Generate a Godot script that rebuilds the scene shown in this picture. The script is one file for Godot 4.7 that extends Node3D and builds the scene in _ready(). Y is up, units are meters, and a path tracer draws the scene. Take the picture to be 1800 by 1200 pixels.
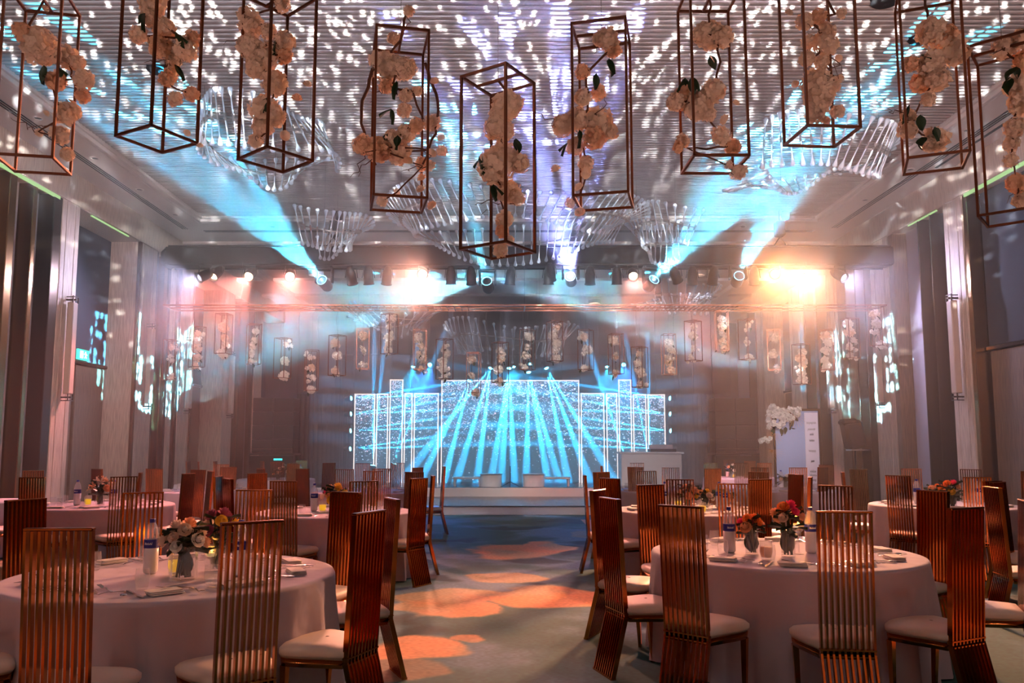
extends Node3D
# A hotel ballroom set for a banquet: haze, stage beams, copper chairs, flower frames. Metres; P(x, y, depth) has depth running away from the camera.

const WL := -8.2      # face of the wall on the left
const WR := 8.43      # face of the wall on the right
const SOFFIT := 6.72
const SLATS := 6.84
const BACK := 30.0
var M := {}
var taken := {}
var rng := RandomNumberGenerator.new()
var proto := {}

# ---------------------------------------------------------------- the scene
func _ready() -> void:
	var cam := Camera3D.new()
	cam.name = "camera"
	cam.projection = Camera3D.PROJECTION_FRUSTUM
	cam.near = 0.05; cam.far = 120.0
	cam.size = 1200.0 / 1420.0 * 0.05
	cam.frustum_offset = Vector2(15.0, 33.0) / 1420.0 * 0.05
	cam.position = Vector3(0, 1.52, 0)
	cam.rotation_degrees.x = 6.07
	add_child(cam)
	var we := WorldEnvironment.new()
	we.name = "environment"
	var e := Environment.new()
	e.background_mode = Environment.BG_COLOR
	e.background_color = Color(0, 0, 0)
	e.tonemap_mode = Environment.TONE_MAPPER_LINEAR
	e.tonemap_exposure = 1.0
	e.volumetric_fog_enabled = true
	e.volumetric_fog_density = 0.0
	e.sdfgi_enabled = true; e.ssao_enabled = true; e.ssil_enabled = true
	we.environment = e
	add_child(we)
	materials()
	fill_lights()
	# haze: thin through the far part of the hall, thicker under the ceiling beams and round the stage
	haze("thin stage haze filling the far part of the hall", Vector3(16.5, 6.5, 20.0), P(0.11, 3.36, 19.7), HAZE)
	haze("haze gathered under the ceiling before the truss", Vector3(14.3, 1.9, 7.2), P(0.12, 5.80, 13.9), HAZE_TOP)
	haze("haze in the cones of the cans under the truss", Vector3(15.6, 2.0, 3.6), P(0.3, 4.35, 17.0), HAZE_CANS)
	haze("thick haze blown over the stage before the screen", Vector3(10.8, 4.4, 2.7), P(0.15, 2.70, 22.85), HAZE_STAGE)
	floor_and_stage()
	walls()
	ceiling()
	rigging()
	flower_meshes()
	stage_lights()
	tables()
	chairs()
	frames()
	chandeliers()
	props()

const HAZE := 0.013
const HAZE_CANS := 0.045
const HAZE_TOP := 0.034
const HAZE_STAGE := 0.22

func haze(lab: String, size: Vector3, at: Vector3, density: float) -> void:
	var fv := FogVolume.new()
	fv.name = numbered("haze")
	fv.shape = RenderingServer.FOG_VOLUME_SHAPE_BOX
	fv.size = size
	fv.position = at
	var fm := FogMaterial.new()
	fm.resource_name = "haze"
	fm.density = density
	fm.albedo = Color(0.96, 0.96, 0.97)
	fv.material = fm
	tag(fv, lab, "", "", "stuff")
	add_child(fv)

func fill_lights() -> void:
	# unseen fill lamps added behind the camera, plus a dim row above the stage
	for p in [[-4.6, -3.0, "corner by the dark fabric wall"], [0.0, -3.6, "middle of the end wall"], [4.8, -3.0, "corner by the wood doors"], [-5.4, 1.0, "dark fabric wall side"], [5.4, 1.0, "wood door side"]]:
		fill_lamp("round ceiling fill lamp added over the entrance end, %s" % p[2], P(p[0], 6.70, p[1]), Color(1.0, 0.88, 0.82), ROOM_FILL)
	for p in [[-5.5, 23.3, "exit strip side"], [5.7, 23.3, "counter side"], [-3.0, 28.0, "far corner, exit strip side"], [3.2, 28.0, "far corner, counter side"]]:
		fill_lamp("round ceiling fill lamp added over the stage, %s" % p[2], P(p[0], 6.50, p[1]), Color(0.80, 0.88, 1.0), FAR_FILL)

func fill_lamp(lab: String, at: Vector3, c: Color, e: float) -> void:
	var t := thing("ceiling_fill_lamp", lab, "lamp", at, 0.0, "added ceiling fill lamps")
	var g := Geo.new(); g.lathe([[0.20, 0.0], [0.22, 0.0], [0.22, 0.14], [0.20, 0.14]], 20)
	part("rim", g, M.plaster, t)
	g = Geo.new(); g.lathe([[0.001, 0.05], [0.20, 0.05], [0.20, 0.06], [0.001, 0.06]], 20)
	part("diffuser", g, glow("fill_glow", Color(1.0, 0.84, 0.74), 1.5) if not M.has("fill_glow") else M.fill_glow, t)
	var l := SpotLight3D.new()
	l.name = "lamp_light"; l.position = Vector3(0, -0.02, 0); l.rotation_degrees.x = -90
	l.spot_angle = 80; l.spot_angle_attenuation = 1.0; l.light_size = 0.2; l.spot_range = 60; l.spot_attenuation = 2.0; l.shadow_enabled = true
	l.light_color = c; l.light_energy = e
	t.add_child(l)

const ROOM_FILL := 6.5
const FAR_FILL := 5.0

func stage_lights() -> void:
	var cyan := Color(0.28, 0.80, 1.0)
	# five moving heads that throw fans up at the ceiling
	moving_head("moving head throwing a cyan fan up past the chandelier by the dark fabric wall", P(-3.899, 5.053, 17.3), P(-5.269, 6.840, 12.296), cyan, BEAM, 11.0, 7, 0.0, 0.62, 1, M.beam_glow)
	moving_head("moving head throwing a cyan fan up behind the lowest near flower frame", P(-0.347, 5.015, 17.3), P(-0.836, 6.840, 13.478), cyan, BEAM, 9.0, 7, 0.0, 0.62, 2, M.beam_glow)
	moving_head("moving head throwing a white violet fan at the middle of the ceiling", P(1.461, 5.141, 17.3), P(0.357, 6.840, 10.769), Color(0.52, 0.58, 1.0), BEAM * 0.8, 12.0, 8, 0.0, 0.62, 3, M.beam_white)
	moving_head("moving head throwing a broad cyan fan across the small chandelier", P(3.218, 5.053, 17.3), P(4.543, 6.840, 14.014), cyan, BEAM * 1.3, 15.0, 9, 0.0, 0.62, 4, M.beam_glow)
	moving_head("moving head throwing a cyan fan up beside the chain hoist with the bag", P(5.102, 5.141, 17.3), P(4.986, 6.840, 12.744), cyan, BEAM * 1.2, 10.0, 7, 0.0, 0.62, 5, M.beam_glow)
	# heads on the overhead bar: star and dot patterns over the ceiling; two behind the truss: leaf patterns on the walls
	for q in [[-3.2, -4.3, 11.4, 25.0, 48, 6, "ceiling by the dark fabric wall"], [-1.1, -2.0, 10.9, 24.0, 46, 7, "middle ceiling, dark fabric side"], [1.3, 2.3, 10.9, 24.0, 46, 9, "middle ceiling, wood door side"], [3.4, 4.9, 11.4, 26.0, 50, 8, "ceiling by the wood doors"]]:
		moving_head("overhead moving head scattering white dots over the %s" % q[6], P(q[0], 4.88, 4.72), P(q[1], 6.84, q[2]), Color(0.93, 0.97, 1.0), DOTS, q[3], q[4], 0.0, 0.34, q[5], M.beam_white, true, 0.27)
	moving_head("moving head behind the truss throwing a leaf ring on the columns", P(0.5, 5.60, 17.80), P(-8.2, 4.35, 19.1), Color(0.40, 0.85, 1.0), LEAF, 14.0, 22, 0.5, 0.8, 10, M.beam_glow, true, 0.38, 1.3)
	moving_head("moving head hidden behind the truss, throwing a leaf ring on the lavender panels", P(-1.2, 5.60, 17.80), P(8.43, 3.9, 18.8), Color(0.50, 0.85, 1.0), LEAF, 11.5, 20, 0.5, 0.8, 11, M.beam_glow, true, 0.38, 1.3)
	# cans along the truss
	var warm := Color(1.0, 0.50, 0.40)
	for c in LIT_CANS:
		par_can(c[2], P(c[0], c[1], 17.2), P(c[3], c[4], c[5]), true, Color(c[6][0], c[6][1], c[6][2]), c[7] * CANS, c[8], M.par_orange if c[6][2] < 0.45 else M.par_glow)
	for c in DARK_CANS:
		par_can("dark can on the truss %s" % c[1], P(c[0], 5.15, 17.25), P(c[0] + c[2], 2.0, 17.25 + c[3]), true, Color(0.84, 0.86, 1.0) if c[0] > -3.4 else Color(1.0, 0.80, 0.74), TO_STAGE, 9.0, M.par_dim, 0.085)
	front_fill_lamps()
	fill_washes()
	for c in [[-6.4, -8.2, 3.6, 15.2, Color(0.86, 0.84, 1.0), "leaf lit columns"], [7.2, 8.43, 3.4, 14.6, Color(0.84, 0.82, 1.0), "lavender panels"]]:  # extra cans added at the truss ends to brighten the side walls
		par_can("wide lavender wash can added at the truss end towards the %s" % c[5], P(c[0], 5.15, 17.0), P(c[1], c[2], c[3]), true, c[4], TRUSS_END_FILL, 60.0, M.par_dim, 0.085)
	# beam lamps over the screen
	for b in TOP_BEAMS:
		var tg := []
		for q in b[2]: tg.append(P(q[0], 0.44, q[1]))
		beam_head(b[3], P(b[0], b[1], 23.75), tg, STAGE, 0.0, 2.6, "beam lamps fanning down over the screen")
	var lb := thing("lamp_bar", "thin black lamp bar on two posts above the sequin screens", "bar", P(0.2, 4.25, 24.05))
	var lg := Geo.new(); lg.tube([Vector3(-5.1, 0, 0), Vector3(5.1, 0, 0)], 0.022, 0.022, 8)
	part("pipe", lg, M.black, lb)
	lg = Geo.new()
	for x in [-5.1, 5.1]: lg.tube([Vector3(x, 0, -0.2), Vector3(x, -3.80, -0.2)], 0.03, 0.03, 8); lg.bar(Vector3(x, 0, 0.03), Vector3(x, 0, -0.22), 0.03, 0.03)
	part("posts", lg, M.black, lb)
	for e in [[-2.7, -2.2, 19.5, "exit strip"], [0.3, 0.2, 18.0, "middle"], [3.1, 2.6, 19.5, "counter"]]:
		par_can("teal fill can added over the screen, %s side" % e[3], P(e[0], 3.98, 24.1), P(e[0], 0.4, 22.3), true, Color(0.10, 0.62, 0.80), TEAL, 38.0, M.beam_glow, 0.06)  # flood added to fill the stage haze with teal
		par_can("teal wash can over the screen turned to the carpet, %s side" % e[3], P(e[0] + 0.5, 3.98, 24.1), P(e[1], 0.0, 15.6), true, Color(0.12, 0.55, 1.0), TEAL * 3.0, 13.0, M.beam_glow, 0.06)
	for s in [-1.0, 1.0]:
		for i in 4:
			var y: float = [2.93, 2.47, 1.97, 1.44][i]
			var x: float = -4.56 if s < 0 else 4.98
			beam_head("%s sideways beam lamp of the column %s" % [["top", "second", "third", "bottom"][i], "on the exit strip side" if s < 0 else "on the welcome board side"], P(x, y, 24.0), [P(x - s * 3.0, y + 0.10, 23.4), P(x - s * 3.0, y + 0.42, 23.7)], STAGE * 1.6, 0.0, 1.2, "beam lamps firing sideways across the screen")
		var g := Geo.new()
		var px: float = -4.66 if s < 0 else 5.08
		g.tube([Vector3(0, 0, 0), Vector3(0, 2.75, 0)], 0.03, 0.03, 8)
		for y in [1.0, 1.53, 2.03, 2.49]: g.box(Vector3(-s * 0.05, y, 0), Vector3(0.16, 0.04, 0.06))
		g.cbox(Vector3(0, 0.01, 0), Vector3(0.5, 0.02, 0.5), 0.006)
		single("lamp_pole", g, M.black, "black pole carrying the column of sideways beam lamps on the %s side" % ("exit strip" if s < 0 else "welcome board"), "pole", P(px, 0.0 if s < 0 else 0.442, 24.1) if false else P(px, 0.442, 24.1))
	for b in FLOOR_BEAMS:
		var tg := []
		for q in b[2]: tg.append(P(q[0], q[1], q[2]))
		beam_head(b[3], P(b[0], b[1], 23.1), tg, STAGE * 0.9, b[1] - 0.442, 1.5, "beam lamps on stands firing upwards")

const TEAL := 22.0
const TO_STAGE := 26.0
const FRONT_FILL := 85.0

func front_fill_lamps() -> void:   # unseen lamps and bars added overhead to brighten the stage and far flower row
	var bar := thing("lamp_bar", "black lamp bar added overhead at the entrance end", "bar", P(0.2, 6.05, 2.6))
	var g := Geo.new(); g.tube([Vector3(-5.2, 0, 0), Vector3(5.2, 0, 0)], 0.025, 0.025, 8)
	for x in [-4.0, 0.0, 4.0]: g.tube([Vector3(x, 0, 0), Vector3(x, 0.78, 0)], 0.01, 0.01, 6)
	part("pipe", g, M.black, bar)
	bar = thing("lamp_bar", "second black lamp bar added overhead, above the near flower frames", "bar", P(0.2, 5.30, 4.72))
	g = Geo.new(); g.tube([Vector3(-5.0, 0, 0), Vector3(5.0, 0, 0)], 0.025, 0.025, 8)
	for x in [-4.8, -0.9, 2.4, 4.8]: g.tube([Vector3(x, 0, 0), Vector3(x, 1.53, 0)], 0.01, 0.01, 6)
	part("pipe", g, M.black, bar)
	for e in [[-4.6, -4.2], [-1.6, -1.4], [1.8, 1.6], [4.9, 5.0]]:
		par_can("fill lamp added on the overhead bar, %s" % ["outer one by the dark fabric wall", "inner one by the dark fabric wall", "inner one by the wood doors", "outer one by the wood doors"][[-4.6, -1.6, 1.8, 4.9].find(e[0])], P(e[0], 5.78, 2.6), P(e[1], 2.5, 18.0), true, Color(1.0, 0.90, 0.84), FRONT_FILL, 9.5, M.par_dim, 0.085)

const CEILING_FILL := 26.0
const WALL_FILL := 60.0

func fill_washes() -> void:
	# two unseen uplights added behind the camera to brighten the near flower frames
	for e in [[-1.7, "aisle edge, dark fabric side"], [1.8, "aisle edge, wood door side"]]:
		par_can("warm fill uplight added at the %s, behind the camera" % e[1], P(e[0], 0.23, -0.8), P(e[0] * 0.9, 3.3, 3.9), true, Color(1.0, 0.82, 0.76), FILL_UPLIGHT, 21.0, M.par_dim, 0.085)
	for e in [[-4.2, -3.6, 6.84, 11.5, Color(0.90, 0.92, 1.0), CEILING_FILL, 42.0, "tipped at the ceiling by the dark fabric wall"], [0.1, 0.2, 6.84, 11.0, Color(0.80, 0.84, 1.0), CEILING_FILL, 42.0, "tipped at the middle of the ceiling"], [4.4, 3.9, 6.84, 11.5, Color(1.0, 0.92, 0.95), CEILING_FILL, 42.0, "tipped at the ceiling by the wood doors"], [-2.4, -8.2, 3.2, 16.0, Color(1.0, 0.86, 0.82), WALL_FILL, 24.0, "turned to the dark fabric wall"], [2.6, 8.43, 3.2, 15.6, Color(1.0, 0.84, 0.84), WALL_FILL, 24.0, "turned to the wood doors"]]:
		par_can("fill lamp added on the overhead bar %s" % e[7], P(e[0], 5.02, 4.72), P(e[1], e[2], e[3]), true, e[4], e[5], e[6], M.par_dim, 0.085)  # unseen lamps added to lift the ceiling and side walls

const FILL_UPLIGHT := 5.5
const BEAM := 5500.0
const TRUSS_END_FILL := 16.0
const DOTS := 1000.0
const LEAF := 5200.0
const CANS := 1.1
const STAGE := 2500.0

func tables() -> void:
	var n := 0
	for t in TABLES:
		var r: float = t[3]
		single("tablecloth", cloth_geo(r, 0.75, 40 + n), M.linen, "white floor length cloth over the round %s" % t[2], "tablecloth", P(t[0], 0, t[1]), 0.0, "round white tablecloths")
		if t[4] > 0:
			for i in 10:
				place_setting(t, t[5] + i * TAU / 10.0, r - 0.20, t[4] > 1, 100 + n * 20 + i)
		n += 1
	for b in BOTTLES: build_bottle(b[2], P(b[0], 0.751, b[1]))
	for b in BOUQUETS:
		bouquet(b[2], P(b[0], 0.751, b[1]), b[3], b[4], b[5], int(b[0] * 100) + 77, b[6], b[7], b[8], b[9])
	floating_candle("floating candle in a stemmed glass behind the pink rose vase", P(2.119, 0.0, 5.902) + Vector3(0, 0.751, 0), true)
	floating_candle("floating candle in a straight glass beside the cream rose vase", P(-1.817, 0.0, 5.131) + Vector3(0, 0.751, 0), false)
	for b in TUMBLERS: yellow_tumbler(b[2], P(b[0], 0.751, b[1]), M.candle_yellow if b[3] else M.petal_peach)

func frames() -> void:
	var i := 0
	for f in NEAR_FRAMES:
		flower_frame(f[0], f[1], f[2], f[3], f[4], NEAR_FLOWERS[i], NEAR_LEAVES[i], 4.45, 300 + i, 1 if i == 3 else 0)
		i += 1
	var ords := ["first", "second", "third", "fourth", "fifth", "sixth", "seventh", "eighth", "ninth", "tenth", "eleventh", "twelfth", "thirteenth"]
	i = 0
	for f in FAR_FRAMES:
		var lab: String = "gold frame of white flowers in the far row, "
		if i < 13: lab += "%s from the leaf lit left columns" % ords[i]
		elif i == 13: lab += "the middle one above the screen"
		else: lab += "%s from the brown pillar" % ords[26 - i]
		far_frame(lab, f[0], f[1], 17.05, i * 0.7, 4.45, 500 + i)
		i += 1

func chandeliers() -> void:
	ribbon("large glass ribbon chandelier ringing the middle of the ceiling before the truss", P(0.2, 5.72, 15.0), 2.15, 1.65, 78, 0.47, 0.2, 6.3, 0.3, 1.3, 0.05)
	ribbon("glass fin chandelier behind the third flower frame, lit cyan from below", P(-3.690, 6.197, 12.2), 0.95, 1.15, 40, 0.42, 0.9, 6.6, 1.1, -0.6, 0.0)
	ribbon("glass fin chandelier behind the frame by the soffit, one end fanned open", P(4.908, 6.030, 12.5), 1.1, 1.2, 40, 0.42, -2.6, 2.4, 0.2, 1.5, 0.05)
	ribbon("small glass fin chandelier under the plain chain hoist at the truss", P(-3.641, 5.729, 15.8), 0.75, 0.9, 24, 0.40, -1.9, 1.9, 0.2, 0.9, 0.05)
	ribbon("small glass fin chandelier crossing the broad cyan fan by the truss", P(3.414, 5.775, 15.8), 0.75, 0.9, 24, 0.42, 1.2, 5.0, 0.1, 0.6, 0.05)
	ribbon("far glass fin chandelier glowing pink behind the truss", P(-3.007, 4.978, 22.0), 1.0, 0.8, 24, 0.45, 0.2, 5.8, 0.6, 1.4, 0.0)
	ribbon("far fish shaped glass ribbon chandelier above the screen", P(0.156, 4.409, 22.0), 1.55, 0.9, 40, 0.50, 0.1, 6.2, 0.1, 0.9, 0.0)
	ribbon("far glass fin chandelier behind the truss under the cyan fan", P(4.791, 5.565, 22.0), 0.95, 0.8, 24, 0.45, -2.4, 2.6, 0.2, 1.3, 0.05)

func props() -> void:
	# side table with a shrink pack of bottles
	single("tablecloth", cloth_geo(0.62, 0.75, 90), M.linen, "white cloth on the small service table at the edge, under the water pack", "tablecloth", P(-7.35, 0, 11.6), 0.0, "round white tablecloths")
	for i in 6:
		build_bottle("water bottle %s of the pack on the service table" % ["front outer", "front middle", "front inner", "rear outer", "rear middle", "rear inner"][i], P(-7.40 + 0.094 * (i % 3), 0.751, 11.35 + 0.094 * (i / 3)))
	var g := Geo.new(); g.cbox(Vector3(0, 0.05, 0), Vector3(0.11, 0.10, 0.08), 0.008)
	single("dark_box", g, M.box_dark, "small dark red box in front of the water pack", "box", P(-7.20, 0.751, 11.22))
	# welcome board
	var b := thing("welcome_board", "tall framed mirror welcome board with a white lettered strip and a floral corner", "sign", P(6.33, 0, 17.5), -0.12)
	g = Geo.new(); g.cbox(Vector3(0, 1.19, 0), Vector3(0.92, 2.2, 0.03), 0.01)
	part("mirror", g, M.mirror, b)
	g = Geo.new(); g.cbox(Vector3(0.30, 1.19, 0.022), Vector3(0.28, 2.1, 0.012), 0.004)
	var strip := part("lettered_strip", g, M.board_white, b)
	g = Geo.new()
	rng.seed = 77
	for e in [[2.02, 0.19], [1.88, 0.16], [1.77, 0.08], [1.64, 0.10], [1.42, 0.15], [1.20, 0.07], [0.98, 0.12], [0.90, 0.14], [0.80, 0.12], [0.62, 0.16]]:
		var pts := []
		for i in 26: pts.append(Vector3(0.30 - e[1] / 2 + e[1] * i / 25.0, e[0] + 0.024 * sin(i * 1.7 + e[0] * 9.0) * (1.7 if i % 7 == 0 else 1.0), 0.031))
		g.tube(pts, 0.0028, 0.0028, 4)
	part("handwriting", g, M.ink, strip)
	g = Geo.new()
	for x in [-0.475, 0.475]: g.cbox(Vector3(x, 1.16, 0), Vector3(0.05, 2.32, 0.06), 0.01)
	g.cbox(Vector3(0, 2.30, 0), Vector3(1.0, 0.05, 0.06), 0.01); g.cbox(Vector3(0, 0.05, 0), Vector3(1.0, 0.05, 0.06), 0.01)
	for x in [-0.475, 0.475]: g.box(Vector3(x, 0.02, 0), Vector3(0.06, 0.04, 0.5))
	part("frame", g, M.bronze_dark, b)
	for i in 46:
		var a := rng.randf()
		var p := Vector3(-0.62 + 0.66 * a, 2.32 - 0.55 * rng.randf() * (1.0 - 0.75 * a) + 0.06 * rng.randf(), rng.randf_range(0.05, 0.2))
		if i > 40: p = Vector3(-0.78 + 0.05 * (i - 41), 1.60 + rng.randf() * 0.1, 0.1)
		part("cotton_blossom", proto["hydlow"], M.cotton_white, b, p, Basis.from_euler(Vector3(rng.randf() * 6, rng.randf() * 6, 0)).scaled(Vector3.ONE * rng.randf_range(0.045, 0.075)))
	for i in 14:
		part("leaf", proto["leaf"], M.leaf, b, Vector3(rng.randf_range(-0.6, 0.0), rng.randf_range(1.85, 2.3), 0.05), Basis.from_euler(Vector3(rng.randf_range(0.3, 2.2), rng.randf() * 6, 0)).scaled(Vector3.ONE * 0.17))
	for e in [[-0.05, 2.12, -0.2], [-0.52, 1.72, -0.35], [-0.56, 1.36, -0.15]]:
		g = Geo.new()
		for k in 17:
			var a: float = -PI / 2 + e[2] + (k - 8) * 0.22
			var d := Vector3(cos(a), sin(a), 0.25).normalized()
			g.bar(Vector3(e[0], e[1] + 0.08, 0.08), Vector3(e[0], e[1] + 0.08, 0.08) + d * (0.32 - 0.012 * absf(k - 8)), 0.004, 0.026, Vector3(0, 0, 1), 0.002, 0.006)
		part("palm_fan", g, M.palm_dry, b)
	# covered loudspeaker on a stand
	var s := thing("covered_speaker", "loudspeaker under a brown cover on a thin stand by the lavender panels", "speaker", P(7.45, 0, 17.35))
	g = Geo.new(); g.cbox(Vector3(0.03, 1.76, 0), Vector3(0.40, 0.60, 0.34), 0.06, Basis(Vector3(0, 0, 1), 0.16)); g.cbox(Vector3(-0.08, 2.03, 0.02), Vector3(0.34, 0.14, 0.30), 0.05, Basis(Vector3(0, 0, 1), 0.05))
	part("cover", g, M.cover_brown, s)
	g = Geo.new(); g.tube([Vector3(0.06, 0.25, 0), Vector3(0.06, 1.46, 0)], 0.02, 0.02, 8)
	for k in 3: g.tube([Vector3(0.06, 0.75, 0), Vector3(0.06 + 0.5 * cos(k * TAU / 3), 0.012, 0.5 * sin(k * TAU / 3))], 0.014, 0.012, 6)
	part("stand", g, M.black, s)
	g = Geo.new(); g.box(Vector3(0.12, 1.44, 0), Vector3(0.4, 0.03, 0.3))
	part("plate", g, M.steel, s)
	# on the stage
	var dj := thing("stage_counter", "white stage counter with mixing gear at the side of the screen", "counter", P(4.0, 0.442, 22.3))
	g = Geo.new(); g.cbox(Vector3(0, 0.44, 0), Vector3(1.65, 0.88, 0.6), 0.02)
	part("body", g, M.plinth_white, dj)
	g = Geo.new(); g.cbox(Vector3(0, 0.90, 0), Vector3(1.75, 0.05, 0.7), 0.01)
	part("top", g, M.plinth_white, dj)
	var mx := thing("mixer_desk", "dark mixing desk with a raised lid on the white stage counter", "mixer", P(4.35, 1.368, 22.3))
	g = Geo.new(); g.cbox(Vector3(0, 0.04, 0), Vector3(0.7, 0.08, 0.4), 0.01)
	part("case", g, M.truss_black, mx)
	g = Geo.new(); g.cbox(Vector3(0, 0.13, -0.16), Vector3(0.66, 0.14, 0.03), 0.008, Basis(Vector3.RIGHT, -0.25))
	part("lid", g, M.steel, mx)
	for e in [[-0.336, 0.518, "plain round white plinth before the screen, beside the small tripod"], [0.809, 0.518, "plain round white plinth before the screen, towards the counter"]]:
		var t := thing("plinth", e[2], "plinth", P(e[0], 0.442, 21.9), 0.0)
		g = Geo.new(); g.lathe([[0.28, 0.0], [0.29, 0.01], [0.29, 0.32], [0.001, 0.32]], 28)
		part("body", g, M.plinth_white, t)
		g = Geo.new(); g.lathe([[0.001, 0.32], [0.31, 0.32], [0.31, 0.345], [0.001, 0.345]], 28)
		part("top", g, M.plinth_white, t)
	for e in [[-0.98, "long low white bench before the screen on the aisle chairs side"], [1.42, "long low white bench before the screen beside the white counter"]]:
		var t := thing("low_bench", e[1], "bench", P(e[0], 0.442, 22.2))
		g = Geo.new(); g.cbox(Vector3(0, 0.22, 0), Vector3(0.8, 0.06, 0.36), 0.015)
		part("seat", g, M.plinth_white, t)
		for x in [-0.34, 0.34]:
			g = Geo.new(); g.cbox(Vector3(x, 0.095, 0), Vector3(0.06, 0.19, 0.32), 0.01)
			part("leg", g, M.plinth_white, t)
	g = Geo.new()
	g.tube([Vector3(0, 0.1, 0), Vector3(0, 0.55, 0)], 0.012, 0.012, 6)
	for k in 3: g.tube([Vector3(0, 0.14, 0), Vector3(0.3 * cos(k * TAU / 3 + 0.5), 0.008, 0.3 * sin(k * TAU / 3 + 0.5))], 0.012, 0.01, 6)
	single("tripod_stand", g, M.black, "small black tripod stand in the middle of the stage", "stand", P(0.181, 0.528, 21.7) * Vector3(1, 0, 1) + Vector3(0, 0.442, 0))
	# cyan strip lamp low on the far wall
	g = Geo.new(); g.cbox(Vector3(0, 0.03, 0), Vector3(0.26, 0.06, 0.06), 0.01)
	var ls := thing("strip_lamp", "short cyan strip lamp glowing before the speaker platform", "lamp", P(-6.88, 1.09, 24.82))
	part("tube", g, M.cyan_strip, ls)

class Geo:
	var v := PackedVector3Array()
	var n := PackedVector3Array()
	var t := PackedVector2Array()
	var ix := PackedInt32Array()
	func tri(a: Vector3, b: Vector3, c: Vector3) -> void:   # counter-clockwise seen from outside
		var k := v.size()
		var m := (b - a).cross(c - a).normalized()
		v.append_array([a, b, c]); n.append_array([m, m, m]); t.append_array([Vector2(0, 0), Vector2(1, 0), Vector2(1, 1)])
		ix.append_array([k, k + 2, k + 1])
	func quad(a: Vector3, b: Vector3, c: Vector3, d: Vector3) -> void:
		var k := v.size()
		var m := (c - a).cross(d - b).normalized()
		v.append_array([a, b, c, d]); n.append_array([m, m, m, m]); t.append_array([Vector2(0, 0), Vector2(1, 0), Vector2(1, 1), Vector2(0, 1)])
		ix.append_array([k, k + 2, k + 1, k, k + 3, k + 2])
	func hexa(p: Array) -> void:   # bottom ring 0-3 and top ring 4-7, both counter-clockwise seen from above
		quad(p[3], p[2], p[1], p[0]); quad(p[4], p[5], p[6], p[7])
		for i in 4:
			var j: int = (i + 1) % 4
			quad(p[i], p[j], p[j + 4], p[i + 4])
	func box(c: Vector3, s: Vector3, b := Basis.IDENTITY) -> void:
		var h := s / 2.0
		var p := []
		for y in [-h.y, h.y]:
			for q in [[-1, 1], [1, 1], [1, -1], [-1, -1]]:
				p.append(c + b * Vector3(q[0] * h.x, y, q[1] * h.z))
		hexa(p)
	func cbox(c: Vector3, s: Vector3, r: float, b := Basis.IDENTITY) -> void:   # chamfered on every edge
		var h := s / 2.0
		var i := h - Vector3(r, r, r)
		for ax in 3:
			for sg in [-1.0, 1.0]:
				var u := (ax + 1) % 3
				var w := (ax + 2) % 3
				var q := []
				for k in [[-1, -1], [1, -1], [1, 1], [-1, 1]]:
					var e := Vector3.ZERO
					e[ax] = sg * h[ax]; e[u] = k[0] * i[u] * sg; e[w] = k[1] * i[w]
					q.append(c + b * e)
				quad(q[0], q[1], q[2], q[3])
				for sh in [-1.0, 1.0]:
					var e1 := Vector3.ZERO; var e2 := Vector3.ZERO; var e3 := Vector3.ZERO; var e4 := Vector3.ZERO
					e1[ax] = sg * h[ax]; e1[u] = sh * i[u]; e1[w] = -i[w]
					e2 = e1; e2[w] = i[w]
					e3[ax] = sg * i[ax]; e3[u] = sh * h[u]; e3[w] = i[w]
					e4 = e3; e4[w] = -i[w]
					if sg * sh > 0: quad(c + b * e4, c + b * e3, c + b * e2, c + b * e1)
					else: quad(c + b * e1, c + b * e2, c + b * e3, c + b * e4)
		for x in [-1.0, 1.0]:
			for y in [-1.0, 1.0]:
				for z in [-1.0, 1.0]:
					var p1 := c + b * Vector3(x * h.x, y * i.y, z * i.z)
					var p2 := c + b * Vector3(x * i.x, y * h.y, z * i.z)
					var p3 := c + b * Vector3(x * i.x, y * i.y, z * h.z)
					if x * y * z > 0: tri(p1, p2, p3)
					else: tri(p1, p3, p2)
	func bar(a: Vector3, b: Vector3, w: float, h: float, up := Vector3.UP, w2 := -1.0, h2 := -1.0) -> void:
		var d := (b - a).normalized()
		if absf(d.dot(up)) > 0.99: up = Vector3.RIGHT
		var s := d.cross(up).normalized()
		var q := s.cross(d)
		if w2 < 0: w2 = w
		if h2 < 0: h2 = h
		var p := []
		for e in [[a, w, h], [b, w2, h2]]:
			for k in [[-1, -1], [1, -1], [1, 1], [-1, 1]]:
				p.append(e[0] + s * (k[0] * e[1] / 2.0) + q * (k[1] * e[2] / 2.0))
		hexa([p[3], p[2], p[1], p[0], p[7], p[6], p[5], p[4]])
	func grid(rows: Array, closed := false) -> void:   # smooth skin through rows of points; u runs counter-clockwise seen along rising v
		var nu: int = rows[0].size()
		var nv := rows.size()
		var k := v.size()
		for j in nv:
			for i in nu:
				var a: Vector3 = rows[j][(i + 1) % nu if closed else mini(i + 1, nu - 1)] - rows[j][(i - 1 + nu) % nu if closed else maxi(i - 1, 0)]
				var b: Vector3 = rows[mini(j + 1, nv - 1)][i] - rows[maxi(j - 1, 0)][i]
				var m := a.cross(b)
				if m.length() < 1e-9:
					var jj := j + 1 if j == 0 else j - 1
					a = rows[jj][(i + 1) % nu] - rows[jj][(i - 1 + nu) % nu]
					m = a.cross(b)
				v.append(rows[j][i]); n.append(m.normalized() if m.length() > 1e-12 else Vector3.UP)
				t.append(Vector2(float(i) / maxf(1, nu - (0 if closed else 1)), float(j) / (nv - 1)))
		for j in nv - 1:
			for i in (nu if closed else nu - 1):
				var i2 := (i + 1) % nu
				var p := k + j * nu + i
				var q := k + j * nu + i2
				ix.append_array([p, q + nu, q, p, p + nu, q + nu])
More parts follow.
